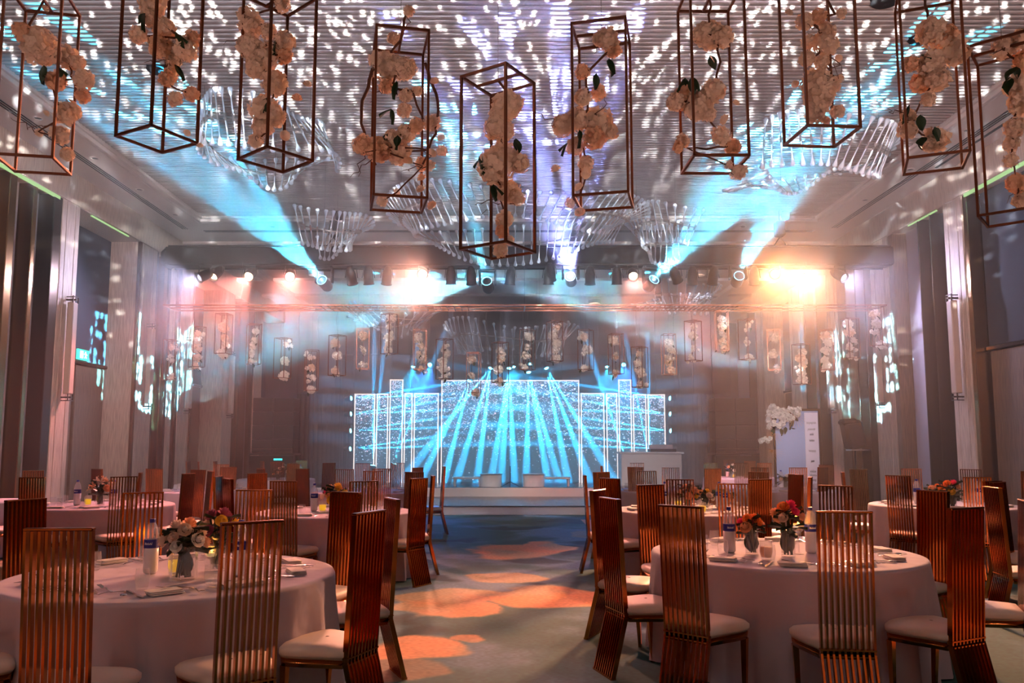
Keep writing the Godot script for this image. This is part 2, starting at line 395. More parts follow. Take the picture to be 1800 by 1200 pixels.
	func lathe(prof: Array, seg := 16, o := Vector3.ZERO, b := Basis.IDENTITY) -> void:   # [radius, height] pairs from bottom outside upwards
		var rows := []
		for p in prof:
			var row := []
			for i in seg:
				var an := -TAU * i / seg
				row.append(o + b * Vector3(cos(an) * p[0], p[1], sin(an) * p[0]))
			rows.append(row)
		grid(rows, true)
	func tube(pts: Array, r0: float, r1: float, seg := 6) -> void:
		var rows := []
		var up := Vector3(0.13, 0.31, 0.94)
		for j in pts.size():
			var d: Vector3 = (pts[mini(j + 1, pts.size() - 1)] - pts[maxi(j - 1, 0)]).normalized()
			var s := up.cross(d).normalized()
			up = d.cross(s).normalized()
			var r := lerpf(r0, r1, float(j) / maxi(1, pts.size() - 1))
			if j == 0: rows.append(ring(pts[j], s, up, 0.0005, seg))
			rows.append(ring(pts[j], s, up, r, seg))
			if j == pts.size() - 1: rows.append(ring(pts[j], s, up, 0.0005, seg))
		grid(rows, true)
	func ring(c: Vector3, s: Vector3, u: Vector3, r: float, seg: int) -> Array:
		var row := []
		for i in seg:
			row.append(c + s * (cos(TAU * i / seg) * r) + u * (sin(TAU * i / seg) * r))
		return row
	func ball(c: Vector3, r: Vector3, seg := 10, rings := 6, b := Basis.IDENTITY) -> void:
		var rows := []
		for j in rings + 1:
			var ph := PI * j / rings - PI / 2
			var row := []
			for i in seg:
				var an := -TAU * i / seg
				row.append(c + b * Vector3(cos(an) * cos(ph) * r.x, sin(ph) * r.y, sin(an) * cos(ph) * r.z))
			rows.append(row)
		grid(rows, true)
	func add(g: Geo, x: Transform3D) -> void:
		var k := v.size()
		for i in g.v.size():
			v.append(x * g.v[i]); n.append((x.basis * g.n[i]).normalized())
		t.append_array(g.t)
		for i in g.ix: ix.append(i + k)
	func mesh() -> ArrayMesh:
		var a := []
		a.resize(Mesh.ARRAY_MAX)
		a[Mesh.ARRAY_VERTEX] = v; a[Mesh.ARRAY_NORMAL] = n; a[Mesh.ARRAY_TEX_UV] = t; a[Mesh.ARRAY_INDEX] = ix
		var m := ArrayMesh.new()
		m.add_surface_from_arrays(Mesh.PRIMITIVE_TRIANGLES, a)
		return m

func P(x: float, y: float, d: float) -> Vector3:
	return Vector3(x, y, -d)

func numbered(called: String) -> String:
	taken[called] = taken.get(called, -1) + 1
	return called if taken[called] == 0 else "%s_%03d" % [called, taken[called]]

func tag(o: Node3D, label: String, category: String, group := "", kind := "") -> Node3D:
	o.set_meta("label", label)
	if category: o.set_meta("category", category)
	if group: o.set_meta("group", group)
	if kind: o.set_meta("kind", kind)
	return o

func thing(called: String, label: String, category: String, at := Vector3.ZERO, turn := 0.0, group := "") -> Node3D:
	var o := Node3D.new()
	o.name = numbered(called)
	o.position = at
	o.rotation.y = turn
	add_child(o)
	tag(o, label, category, group)
	return o

func part(called: String, m, mat: Material, parent: Node3D, at := Vector3.ZERO, turn := Basis.IDENTITY) -> MeshInstance3D:
	var o := MeshInstance3D.new()
	o.name = called
	o.mesh = m.mesh() if m is Geo else m
	o.material_override = mat
	o.transform = Transform3D(turn, at)
	parent.add_child(o, true)
	return o

func single(called: String, m, mat: Material, label: String, category: String, at := Vector3.ZERO, turn := 0.0, group := "") -> MeshInstance3D:
	var o := MeshInstance3D.new()
	o.name = numbered(called)
	o.mesh = m.mesh() if m is Geo else m
	o.material_override = mat
	o.position = at
	o.rotation.y = turn
	add_child(o)
	tag(o, label, category, group)
	return o

func struct(called: String, m, mat: Material, label := "") -> MeshInstance3D:
	var o := MeshInstance3D.new()
	o.name = called
	o.mesh = m.mesh() if m is Geo else m
	o.material_override = mat
	add_child(o, true)
	o.set_meta("kind", "structure")
	if label: o.set_meta("label", label)
	return o

func dup(src: Node3D, label: String, at: Vector3, turn: float, group := "") -> Node3D:
	var c: Node3D = src.duplicate()
	c.name = numbered(String(src.name).rstrip("0123456789").trim_suffix("_"))
	add_child(c)
	c.position = at
	c.rotation.y = turn
	c.set_meta("label", label)
	if group: c.set_meta("group", group)
	return c

func mat(called: String, c: Color, rough := 0.6, metal := 0.0) -> StandardMaterial3D:
	var m := StandardMaterial3D.new()
	m.resource_name = called
	m.albedo_color = c
	m.roughness = rough
	m.metallic = metal
	M[called] = m
	return m

func glow(called: String, c: Color, e: float) -> StandardMaterial3D:
	var m := mat(called, Color(0.1, 0.1, 0.1), 0.4)
	m.emission_enabled = true
	m.emission = c
	m.emission_energy_multiplier = e
	return m

func noise_tex(freq: float, size := 256, a := Color.BLACK, b := Color.WHITE, normal := false, oct := 4, sd := 1) -> NoiseTexture2D:
	var f := FastNoiseLite.new()
	f.noise_type = FastNoiseLite.TYPE_SIMPLEX
	f.frequency = freq
	f.fractal_octaves = oct
	f.seed = sd
	var x := NoiseTexture2D.new()
	x.noise = f; x.width = size; x.height = size; x.seamless = true
	if normal:
		x.as_normal_map = true; x.bump_strength = 3.0
	else:
		var g := Gradient.new()
		g.set_color(0, a); g.set_color(1, b)
		x.color_ramp = g
	return x

func tri_map(m: StandardMaterial3D, tex: Texture2D, sc: Vector3, world := true) -> StandardMaterial3D:
	m.albedo_texture = tex
	m.uv1_triplanar = true
	m.uv1_world_triplanar = world
	m.uv1_scale = sc
	return m

func aim(d: Vector3) -> Basis:   # local -Z along d
	return Basis.looking_at(d.normalized(), Vector3.UP if absf(d.normalized().y) < 0.98 else Vector3.RIGHT)

func materials() -> void:
	tri_map(mat("wood_wall", Color(1, 1, 1), 0.55), noise_tex(0.03, 256, Color(0.60, 0.53, 0.47), Color(0.78, 0.71, 0.64)), Vector3(3.5, 0.22, 3.5))
	tri_map(mat("wood_door", Color(1, 1, 1), 0.5), noise_tex(0.03, 256, Color(0.34, 0.27, 0.21), Color(0.46, 0.37, 0.29), false, 4, 5), Vector3(3.5, 0.22, 3.5))
	tri_map(mat("fabric_panel", Color(1, 1, 1), 0.9), noise_tex(0.2, 256, Color(0.52, 0.50, 0.53), Color(0.62, 0.60, 0.63)), Vector3(2, 2, 2))
	tri_map(mat("fabric_dark", Color(1, 1, 1), 0.9), noise_tex(0.2, 256, Color(0.17, 0.18, 0.21), Color(0.24, 0.25, 0.28)), Vector3(2, 2, 2))
	mat("bronze", Color(0.55, 0.40, 0.24), 0.22, 1.0)
	mat("bronze_dark", Color(0.25, 0.19, 0.14), 0.3, 0.9)
	mat("plaster", Color(0.78, 0.74, 0.71), 0.8)
	mat("slat", Color(0.60, 0.55, 0.52), 0.6)
	mat("void", Color(0.05, 0.05, 0.055), 0.9)
	mat("black", Color(0.035, 0.035, 0.04), 0.5)
	mat("black_cloth", Color(0.05, 0.048, 0.055), 0.95)
	tri_map(mat("drape", Color(1, 1, 1), 0.95), noise_tex(0.1, 128, Color(0.09, 0.085, 0.10), Color(0.15, 0.14, 0.16)), Vector3(2, 1, 2))
	mat("truss_black", Color(0.07, 0.07, 0.075), 0.8)
	mat("copper", Color(0.74, 0.44, 0.22), 0.13, 1.0)
	mat("copper_frame", Color(0.46, 0.28, 0.20), 0.38, 0.8)
	mat("seat_vinyl", Color(0.82, 0.76, 0.71), 0.55)
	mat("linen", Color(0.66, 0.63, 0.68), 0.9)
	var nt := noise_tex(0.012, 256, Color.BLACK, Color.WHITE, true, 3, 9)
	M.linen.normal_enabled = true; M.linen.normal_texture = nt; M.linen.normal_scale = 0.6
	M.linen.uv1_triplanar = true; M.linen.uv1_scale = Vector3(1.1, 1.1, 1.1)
	mat("napkin", Color(0.83, 0.80, 0.78), 0.9)
	mat("steel", Color(0.75, 0.74, 0.73), 0.18, 1.0)
	mat("chrome", Color(0.70, 0.68, 0.66), 0.3, 0.8)
	var g := mat("glass", Color(0.95, 0.97, 1.0, 0.07), 0.04)
	g.transparency = BaseMaterial3D.TRANSPARENCY_ALPHA
	var pl := mat("clear_plastic", Color(0.92, 0.95, 1.0, 0.22), 0.08)
	pl.transparency = BaseMaterial3D.TRANSPARENCY_ALPHA
	mat("bottle_white", Color(0.86, 0.85, 0.88), 0.35)
	mat("label_blue", Color(0.07, 0.12, 0.52), 0.45)
	mat("white_print", Color(0.85, 0.87, 0.95), 0.6)
	var fin := mat("fin_glass", Color(0.82, 0.87, 0.90), 0.12)
	fin.clearcoat_enabled = true; fin.clearcoat = 0.8; fin.backlight_enabled = true; fin.backlight = Color(0.5, 0.55, 0.58)
	for f in [["petal_cream", Color(0.93, 0.84, 0.76)], ["petal_white", Color(0.92, 0.90, 0.86)], ["petal_peach", Color(0.95, 0.72, 0.55)], ["petal_blush", Color(0.93, 0.76, 0.63)], ["petal_orange", Color(0.95, 0.57, 0.28)], ["petal_pink", Color(0.95, 0.28, 0.48)], ["petal_yellow", Color(0.95, 0.78, 0.30)], ["petal_mauve", Color(0.62, 0.32, 0.42)], ["palm_dry", Color(0.72, 0.54, 0.34)], ["cotton_white", Color(0.86, 0.89, 0.88)]]:
		var m := mat(f[0], f[1], 0.8)
		m.backlight_enabled = true
		m.backlight = Color(f[1].r * 0.5, f[1].g * 0.5, f[1].b * 0.5)
	mat("leaf", Color(0.10, 0.20, 0.10), 0.5)
	mat("stem", Color(0.18, 0.24, 0.12), 0.6)
	mat("branch", Color(0.34, 0.20, 0.14), 0.8)
	mat("stage_gloss", Color(0.03, 0.11, 0.16), 0.16)
	M.stage_gloss.metallic_specular = 0.45
	M.stage_gloss.normal_enabled = true; M.stage_gloss.normal_texture = noise_tex(0.03, 256, Color.BLACK, Color.WHITE, true, 3, 31); M.stage_gloss.normal_scale = 1.0
	M.stage_gloss.uv1_triplanar = true; M.stage_gloss.uv1_scale = Vector3(0.9, 0.9, 0.9)
	mat("stage_white", Color(0.82, 0.78, 0.76), 0.45)
	mat("plinth_white", Color(0.80, 0.80, 0.80), 0.5)
	mat("sconce_glass", Color(0.66, 0.58, 0.52), 0.6)
	mat("mirror", Color(0.62, 0.72, 0.90), 0.25, 0.45)  # pale blue stands in for the bright room it reflects
	mat("board_white", Color(0.78, 0.80, 0.88), 0.5)
	mat("ink", Color(0.22, 0.24, 0.34), 0.7)
	mat("cover_brown", Color(0.16, 0.11, 0.09), 0.9)
	mat("box_dark", Color(0.16, 0.07, 0.08), 0.6)
	glow("par_glow", Color(1.0, 0.82, 0.66), 14.0)
	glow("par_dim", Color(0.9, 0.9, 1.0), 1.5)
	glow("par_orange", Color(1.0, 0.70, 0.36), 14.0)
	glow("beam_glow", Color(0.45, 0.88, 1.0), 14.0)
	glow("beam_white", Color(0.75, 0.85, 1.0), 14.0)
	glow("edge_led", Color(1.0, 0.93, 0.90), 2.2)
	glow("flame", Color(1.0, 0.72, 0.30), 9.0)
	glow("candle_yellow", Color(1.0, 0.72, 0.05), 0.9)
	glow("candle_wax", Color(1.0, 0.86, 0.55), 0.35)
	glow("exit_green", Color(0.25, 0.9, 0.8), 1.6)
	glow("exit_white", Color(0.95, 1.0, 1.0), 2.2)
	glow("cove_green", Color(0.80, 1.0, 0.66), 0.7)
	glow("cyan_strip", Color(0.25, 0.9, 0.9), 1.4)
	# sequin screen: blue-green picture with sparks that grow dense towards the top
	var im := Image.create(512, 512, false, Image.FORMAT_RGB8)
	im.fill(Color(0.02, 0.10, 0.14))
	rng.seed = 11
	for y in 512:
		for k in 34:
			var dens := pow(1.0 - y / 512.0, 2.2) * 0.85 + 0.012
			if rng.randf() < dens:
				var x := rng.randi() % 508
				var b := rng.randf_range(0.25, 1.0)
				var c := Color(0.75, 0.85, 1.0) * b
				if rng.randf() < 0.2: c = Color(1.0, 0.75, 0.85) * b
				for q in rng.randi_range(1, 4):
					im.set_pixel(x + q, y, c)
					if y < 511: im.set_pixel(x + q, y + 1, c)
	var se := mat("sequin", Color(0.03, 0.05, 0.06), 0.4)
	se.emission_enabled = true
	se.emission_texture = ImageTexture.create_from_image(im)
	se.emission = Color.BLACK
	se.emission_energy_multiplier = 11.0
	# carpet
	var S := 720
	var ci := Image.create(S, S, false, Image.FORMAT_RGB8)
	var n1 := FastNoiseLite.new(); n1.seed = 3; n1.frequency = 0.22; n1.fractal_octaves = 3
	var n2 := FastNoiseLite.new(); n2.seed = 8; n2.frequency = 0.55; n2.fractal_octaves = 4
	var n3 := FastNoiseLite.new(); n3.seed = 21; n3.frequency = 9.0; n3.fractal_octaves = 2
	var blobs := CARPET_AND_LIGHT_BLOBS
	for j in S:
		var z := 18.6 * j / S
		for i in S:
			var x := -8.5 + 17.0 * i / S
			var wx := x + 0.35 * n2.get_noise_2d(x * 1.3, z * 1.3)
			var wz := z + 0.25 * n2.get_noise_2d(x * 1.3 + 40, z * 1.3)
			var a := n1.get_noise_2d(wx * 1.2, wz * 0.9)
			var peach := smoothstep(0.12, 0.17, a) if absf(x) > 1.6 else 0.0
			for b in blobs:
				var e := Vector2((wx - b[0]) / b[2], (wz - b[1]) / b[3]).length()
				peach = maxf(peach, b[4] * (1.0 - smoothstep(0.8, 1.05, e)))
			var s := n2.get_noise_2d(x * 0.9 + 11, z * 0.9)
			var cool := Color(0.12, 0.31, 0.30).lerp(Color(0.33, 0.45, 0.52), smoothstep(-0.25, 0.35, s))
			var deep := n1.get_noise_2d(wx * 2.0 + 70, wz * 2.0)
			cool = cool.lerp(Color(0.04, 0.18, 0.20), 0.8 * smoothstep(0.2, 0.36, deep))
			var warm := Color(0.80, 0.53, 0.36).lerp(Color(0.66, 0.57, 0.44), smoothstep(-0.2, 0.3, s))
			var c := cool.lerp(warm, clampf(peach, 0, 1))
			var grain := 1.0 + 0.16 * n3.get_noise_2d(x * 3, z * 3)
			ci.set_pixel(i, j, Color(c.r * grain, c.g * grain, c.b * grain))
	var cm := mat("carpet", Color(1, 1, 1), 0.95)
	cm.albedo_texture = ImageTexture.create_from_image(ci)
	cm.heightmap_enabled = false

# ---------------------------------------------------------------- chairs
const SLAT_TOP := Vector3(0, 1.155, 0.0)
const SLAT_FOLD := Vector3(0, 0.395, 0.042)
const SLAT_FOOT := Vector3(0, 0.0, -0.06)

func slat_geo(x: float) -> Geo:
	var g := Geo.new()
	var o := Vector3(x, 0, 0)
	g.bar(SLAT_FOLD + o, SLAT_TOP + o, 0.012, 0.032, Vector3(0, 0, 1))
	g.bar(SLAT_FOOT + o, SLAT_FOLD + o, 0.012, 0.032, Vector3(0, 0, 1))
	return g

func seat_outline(inset: float) -> Array:
	var pts := []
	var half := [[0.150, 0.050], [0.180, 0.16], [0.212, 0.27], [0.232, 0.37], [0.226, 0.405], [0.19, 0.432], [0.12, 0.457], [0.0, 0.468]]
	for h in half: pts.append(Vector3(h[0], 0, h[1]))
	for i in range(half.size() - 2, -1, -1): pts.append(Vector3(-half[i][0], 0, half[i][1]))
	var c := Vector3(0, 0, 0.26)
	for i in pts.size(): pts[i] = c + (pts[i] - c) * (1.0 - inset / 0.22)
	pts.reverse()
	return pts

func seat_rows(spec: Array) -> Array:
	var rows := []
	for s in spec:
		var row := seat_outline(s[0])
		for i in row.size(): row[i].y = s[1]
		rows.append(row)
	return rows

func orient_rows(g: Geo, rows: Array) -> void:
	var c := Vector3.ZERO
	for p in rows[1]: c += p
	c /= rows[1].size()
	var a: Vector3 = rows[1][1] - rows[1][0]
	if a.cross(Vector3.UP).dot(rows[1][0] - c) < 0:
		for r in rows: r.reverse()
	g.grid(rows, true)

func build_chair(far: bool) -> Node3D:
	var t := thing("dining_chair", "copper slatted chair", "chair")
	var g := Geo.new()
	orient_rows(g, seat_rows([[0.21, 0.405], [0.012, 0.405], [0.0, 0.425], [0.0, 0.448], [0.02, 0.468], [0.07, 0.478], [0.21, 0.482]]))
	part("seat", g, M.seat_vinyl, t)
	g = Geo.new()
	orient_rows(g, seat_rows([[0.21, 0.362], [0.012, 0.362], [0.008, 0.404], [0.21, 0.404]]))
	part("seat_frame", g, M.copper, t)
	if far:
		g = Geo.new()
		for i in 10: g.add(slat_geo(-0.1395 + 0.031 * i), Transform3D())
		part("backrest", g, M.copper, t)
	else:
		for i in 10:
			if not proto.has("slat"): proto["slat"] = slat_geo(0).mesh()
			part("slat", proto["slat"], M.copper, t, Vector3(-0.1395 + 0.031 * i, 0, 0))
	g = Geo.new(); g.cbox(SLAT_TOP + Vector3(0, 0.006, 0), Vector3(0.296, 0.012, 0.036), 0.003)
	part("top_rail", g, M.copper, t)
	g = Geo.new()
	g.box(SLAT_FOLD + Vector3(0, 0.022, -0.002), Vector3(0.296, 0.008, 0.036)); g.box(SLAT_FOLD + Vector3(0, -0.012, 0.0), Vector3(0.296, 0.008, 0.036))
	part("seat_rail", g, M.copper, t)
	g = Geo.new(); g.box(SLAT_FOOT + Vector3(0, 0.007, 0.002), Vector3(0.296, 0.014, 0.036))
	part("foot_rail", g, M.copper, t)
	for s in [-1.0, 1.0]:
		g = Geo.new()
		g.bar(Vector3(0.185 * s, 0.0, 0.40), Vector3(0.20 * s, 0.364, 0.385), 0.022, 0.022, Vector3(0, 0, 1), 0.036, 0.036)
		part("leg", g, M.copper, t)
	return t

const SIDES := ["stage side", "stage side near aisle", "stage-aisle corner", "aisle side near stage", "aisle side", "aisle side near entrance", "aisle-entrance corner", "entrance side near aisle", "entrance side", "entrance side near wall", "entrance-wall corner", "wall side near entrance", "wall side", "wall side near stage", "stage-wall corner", "stage side near wall"]

func side_of(x: float, z: float, tx: float, tz: float) -> String:
	var aisle := 1.0 if tx < 0 else -1.0
	var a := atan2((x - tx) * aisle, z - tz)
	return SIDES[posmod(roundi(a / TAU * 16.0), 16)]

func chairs() -> void:
	var near := build_chair(false)
	var far := build_chair(true)
	var first := {"near": true, "far": true}
	var used := {}
	for c in CHAIRS:
		var x: float = c[0]
		var z: float = c[1]
		var best = null
		var bd := 99.0
		for t in TABLES:
			var d := Vector2(x - t[0], z - t[1]).length()
			if d < bd: bd = d; best = t
		var k := "far" if z > 13.0 else "near"
		var src: Node3D = far if k == "far" else near
		var lab := "copper slatted chair at the %s of the %s" % [side_of(x, z, best[0], best[1]), best[2]]
		if used.has(lab): lab = lab.replace("slatted chair", "slatted outer chair")
		if used.has(lab): lab = lab.replace("outer chair", "squeezed chair")
		used[lab] = true
		var turn := atan2(best[0] - x, -(best[1] - z))
		var grp: String = "chairs around the " + best[2]
		if first[k]:
			first[k] = false
			src.position = P(x, 0, z); src.rotation.y = turn; src.set_meta("label", lab); src.set_meta("group", grp)
		else:
			dup(src, lab, P(x, 0, z), turn, grp)

# ---------------------------------------------------------------- tables and what stands on them
func cloth_geo(r: float, h: float, sd: int) -> Geo:
	var rows := []
	var seg := 120
	var f := FastNoiseLite.new(); f.seed = sd; f.frequency = 0.9
	for e in [[0.02, h, 0.0], [0.5, h, 0.0], [0.88, h, 0.0], [0.965, h, 0.0], [0.99, h - 0.006, 0.0], [1.0, h - 0.025, 0.0], [1.004, h - 0.08, 0.10], [1.012, h - 0.2, 0.35], [1.022, h - 0.4, 0.7], [1.035, h - 0.58, 0.95], [1.045, 0.012, 1.1]]:
		var row := []
		for i in seg:
			var an := -TAU * i / seg
			var q := 0.9 * (0.5 - absf(sin(an * 8.0 + 2.5 * f.get_noise_2d(cos(an) * 2.0, sin(an) * 2.0)))) + f.get_noise_2d(cos(an) * 4.0 + 9, sin(an) * 4.0)
			var rr: float = r * e[0] + e[2] * 0.085 * q
			row.append(Vector3(cos(an) * rr, e[1], sin(an) * rr))
		rows.append(row)
	rows.reverse()
	var g := Geo.new()
	g.grid(rows, true)
	return g

func napkin_geo() -> Geo:
	var g := Geo.new()
	for k in 3:
		var rows := []
		var h := 0.003 + k * 0.008
		var w := 0.075 - k * 0.004
		for s in [[0.2, -1], [1.0, -1], [1.06, 0], [1.0, 1], [0.2, 1]]:
			var row := []
			for q in [[-1, -1], [1, -1], [1.05, 0], [1, 1], [-1, 1], [-1.04, 0]]:
				row.append(Vector3(q[0] * 0.082 * s[0] + k * 0.004, h + s[1] * 0.0040 + 0.002, -q[1] * w * 0.62 * s[0]))
			rows.append(row)
		g.grid(rows, true)
	return g

func fork_geo() -> Geo:
	var g := Geo.new()
	var pts := []
	for i in 9:
		var u := i / 8.0
		pts.append(Vector3(0, 0.004 + 0.010 * sin(u * PI) * (0.4 if u < 0.6 else 1.0), -0.1 + 0.14 * u))
	for i in 8:
		var w := lerpf(0.013, 0.006, i / 8.0)
		g.bar(pts[i], pts[i + 1], w, 0.003, Vector3.UP, lerpf(0.013, 0.006, (i + 1) / 8.0), 0.003)
	g.bar(pts[8], Vector3(0, 0.012, 0.055), 0.006, 0.003, Vector3.UP, 0.022, 0.003)
	for k in 4:
		g.bar(Vector3(-0.0093 + 0.0062 * k, 0.012, 0.054), Vector3(-0.0093 + 0.0062 * k, 0.017, 0.10), 0.0034, 0.0025)
	return g

func knife_geo() -> Geo:
	var g := Geo.new()
	g.bar(Vector3(0, 0.006, -0.11), Vector3(0, 0.006, -0.005), 0.014, 0.009, Vector3.UP, 0.011, 0.007)
	g.bar(Vector3(0, 0.006, -0.005), Vector3(0, 0.005, 0.09), 0.017, 0.003, Vector3.UP, 0.018, 0.0015)
	g.bar(Vector3(0, 0.005, 0.09), Vector3(0.004, 0.005, 0.12), 0.018, 0.0015, Vector3.UP, 0.006, 0.001)
	return g

func spoon_geo() -> Geo:
	var g := Geo.new()
	g.bar(Vector3(0, 0.004, -0.09), Vector3(0, 0.011, 0.03), 0.010, 0.003, Vector3.UP, 0.006, 0.003)
	g.ball(Vector3(0, 0.009, 0.055), Vector3(0.018, 0.006, 0.028), 10, 6)
	return g

func tumbler_geo() -> Geo:
	var g := Geo.new()
	g.lathe([[0.001, 0.0], [0.027, 0.0], [0.032, 0.012], [0.038, 0.045], [0.038, 0.075], [0.034, 0.112], [0.032, 0.112], [0.0365, 0.075], [0.0365, 0.045], [0.029, 0.014], [0.001, 0.012]], 20)
	return g

func build_bottle(lab: String, at: Vector3) -> Node3D:
	var t := thing("water_bottle", lab, "bottle", at, 0.0, "water bottles on the tables")
	var g := Geo.new()
	g.lathe([[0.001, 0.205], [0.0432, 0.205], [0.0425, 0.225], [0.037, 0.255], [0.026, 0.288], [0.0155, 0.302], [0.0145, 0.312]], 22)
	part("shoulder", g, M.clear_plastic, t)
	g = Geo.new()
	g.lathe([[0.001, 0.0], [0.030, 0.001], [0.041, 0.012], [0.0428, 0.03], [0.0412, 0.075], [0.0432, 0.09], [0.0432, 0.162], [0.001, 0.162]], 22)
	part("body", g, M.bottle_white, t)
	g = Geo.new(); g.lathe([[0.0436, 0.155], [0.0440, 0.158], [0.0440, 0.204], [0.0436, 0.206]], 22)
	var lb := part("label_band", g, M.label_blue, t)
	g = Geo.new()
	for i in 11:   # a short slanted script word across the band: loops and stems
		var a := PI / 2 + 0.55 - i * 0.1
		var hh := 0.016 if i in [0, 10] else (0.008 + 0.003 * (i % 3))
		var p0 := Vector3(cos(a) * 0.0446, 0.175, sin(a) * 0.0446)
		var p1 := Vector3(cos(a - 0.05) * 0.0446, 0.175 + hh, sin(a - 0.05) * 0.0446)
		g.tube([p0, (p0 + p1) / 2 + Vector3(0, 0, 0.0004), p1], 0.0011, 0.0011, 5)
		if i < 10:
			var b := a - 0.1
			g.tube([p1, Vector3(cos(b) * 0.0446, 0.176, sin(b) * 0.0446)], 0.0009, 0.0009, 5)
	part("lettering", g, M.white_print, lb)
	g = Geo.new(); g.lathe([[0.001, 0.305], [0.0165, 0.305], [0.0165, 0.326], [0.015, 0.328], [0.001, 0.328]], 18)
	part("cap", g, M.label_blue, t)
	return t

func petal_rows(w: float, l: float, cup: float, x: Transform3D, tip := 0.35) -> Array:
	var rows := []
	for j in 4:
		var v := j / 3.0
		var row := []
		for i in 3:
			var u := i - 1.0
			var ww := w * (0.35 + 1.3 * v - 1.0 * v * v * (1.0 - tip))
			row.append(x * Vector3(u * ww, cup * (v * v) + absf(u) * cup * 0.5, l * v))
		rows.append(row)
	return rows

func floret_ball(count: int, sd: int, size := 0.36) -> ArrayMesh:   # hydrangea head of radius 1: four-petalled florets all over a ball
	var g := Geo.new()
	rng.seed = sd
	g.ball(Vector3.ZERO, Vector3(0.62, 0.58, 0.62), 10, 7)
	for k in count:
		var y := 1.0 - 2.0 * (k + 0.5) / count
		var an := k * 2.39996 + rng.randf() * 0.3
		var d := Vector3(cos(an) * sqrt(1 - y * y), y, sin(an) * sqrt(1 - y * y))
		var r := rng.randf_range(0.60, 0.92)
		var up := Vector3.UP if absf(d.y) < 0.9 else Vector3.RIGHT
		var sx := up.cross(d).normalized()
		var b := Basis(sx, d, sx.cross(d)).rotated(d, rng.randf() * TAU) * Basis.from_euler(Vector3(rng.randf_range(-0.7, 0.7), 0, rng.randf_range(-0.7, 0.7)))
		for q in 4:
			var bb := b * Basis(Vector3.UP, q * PI / 2)
			var o: Vector3 = d * r
			var s := size * rng.randf_range(0.8, 1.15)
			var p0 := o
			var p1 := o + bb * Vector3(-0.45 * s, 0.10 * s, 0.45 * s)
			var p2 := o + bb * Vector3(0, 0.24 * s, 0.85 * s)
			var p3 := o + bb * Vector3(0.45 * s, 0.10 * s, 0.45 * s)
			g.quad(p0, p1, p2, p3) if false else g.quad(p0, p3, p2, p1)
	return g.mesh()

func rose_mesh(sd: int) -> ArrayMesh:   # radius about 1, opening upwards
	var g := Geo.new()
	rng.seed = sd
	g.ball(Vector3(0, 0.25, 0), Vector3(0.34, 0.5, 0.34), 8, 6)
	var lay := [[4, 0.28, 0.95, 0.25, 0.45], [5, 0.48, 0.9, 0.15, 0.62], [6, 0.70, 0.72, -0.02, 0.72], [6, 0.82, 0.4, -0.2, 0.75]]
	for L in lay:
		for k in L[0]:
			var an: float = TAU * k / L[0] + L[1] * 3.0 + rng.randf_range(-0.15, 0.15)
			var rows := []
			for j in 4:
				var v := j / 3.0
				var row := []
				for i in 4:
					var u := (i - 1.5) / 1.5
					var rad: float = lerpf(0.12, L[1], sin(v * PI * 0.5)) + (0.12 * v * v if L[3] < 0.1 else 0.0) - 0.06 * u * u
					var a2: float = an + u * L[4] * (0.45 + 0.6 * v)
					row.append(Vector3(cos(a2) * rad, lerpf(-0.35, L[2] * 0.62 + L[3], v) - 0.12 * u * u * v, -sin(a2) * rad))
				rows.append(row)
			g.grid(rows)
	return g.mesh()

func lily_mesh() -> ArrayMesh:
	var g := Geo.new()
	for k in 6:
		var b := Basis(Vector3.UP, k * TAU / 6) * Basis(Vector3.RIGHT, -0.75)
		g.grid(petal_rows(0.26, 1.15, -0.18, Transform3D(b, Vector3.ZERO), 0.05))
	g.ball(Vector3(0, 0.1, 0), Vector3(0.12, 0.3, 0.12), 6, 4)
	return g.mesh()

func leaf_mesh() -> ArrayMesh:   # length 1 along +z
	var g := Geo.new()
	var rows := []
	for j in 6:
		var v := j / 5.0
		var w := 0.27 * sin(PI * pow(v, 0.75)) + 0.004
		rows.append([Vector3(-w, 0.05 * v, v), Vector3(0, -0.05 - 0.1 * v * v, v), Vector3(w, 0.05 * v, v)])
	g.grid(rows)
	return g.mesh()

func flower_meshes() -> void:
	proto["hyd0"] = floret_ball(120, 5, 0.30); proto["hyd1"] = floret_ball(110, 6, 0.32); proto["hyd2"] = floret_ball(60, 7, 0.40)
	proto["hydlow"] = floret_ball(20, 8, 0.62)
	proto["rose0"] = rose_mesh(1); proto["rose1"] = rose_mesh(2)
	proto["lily"] = lily_mesh()
	proto["leaf"] = leaf_mesh()

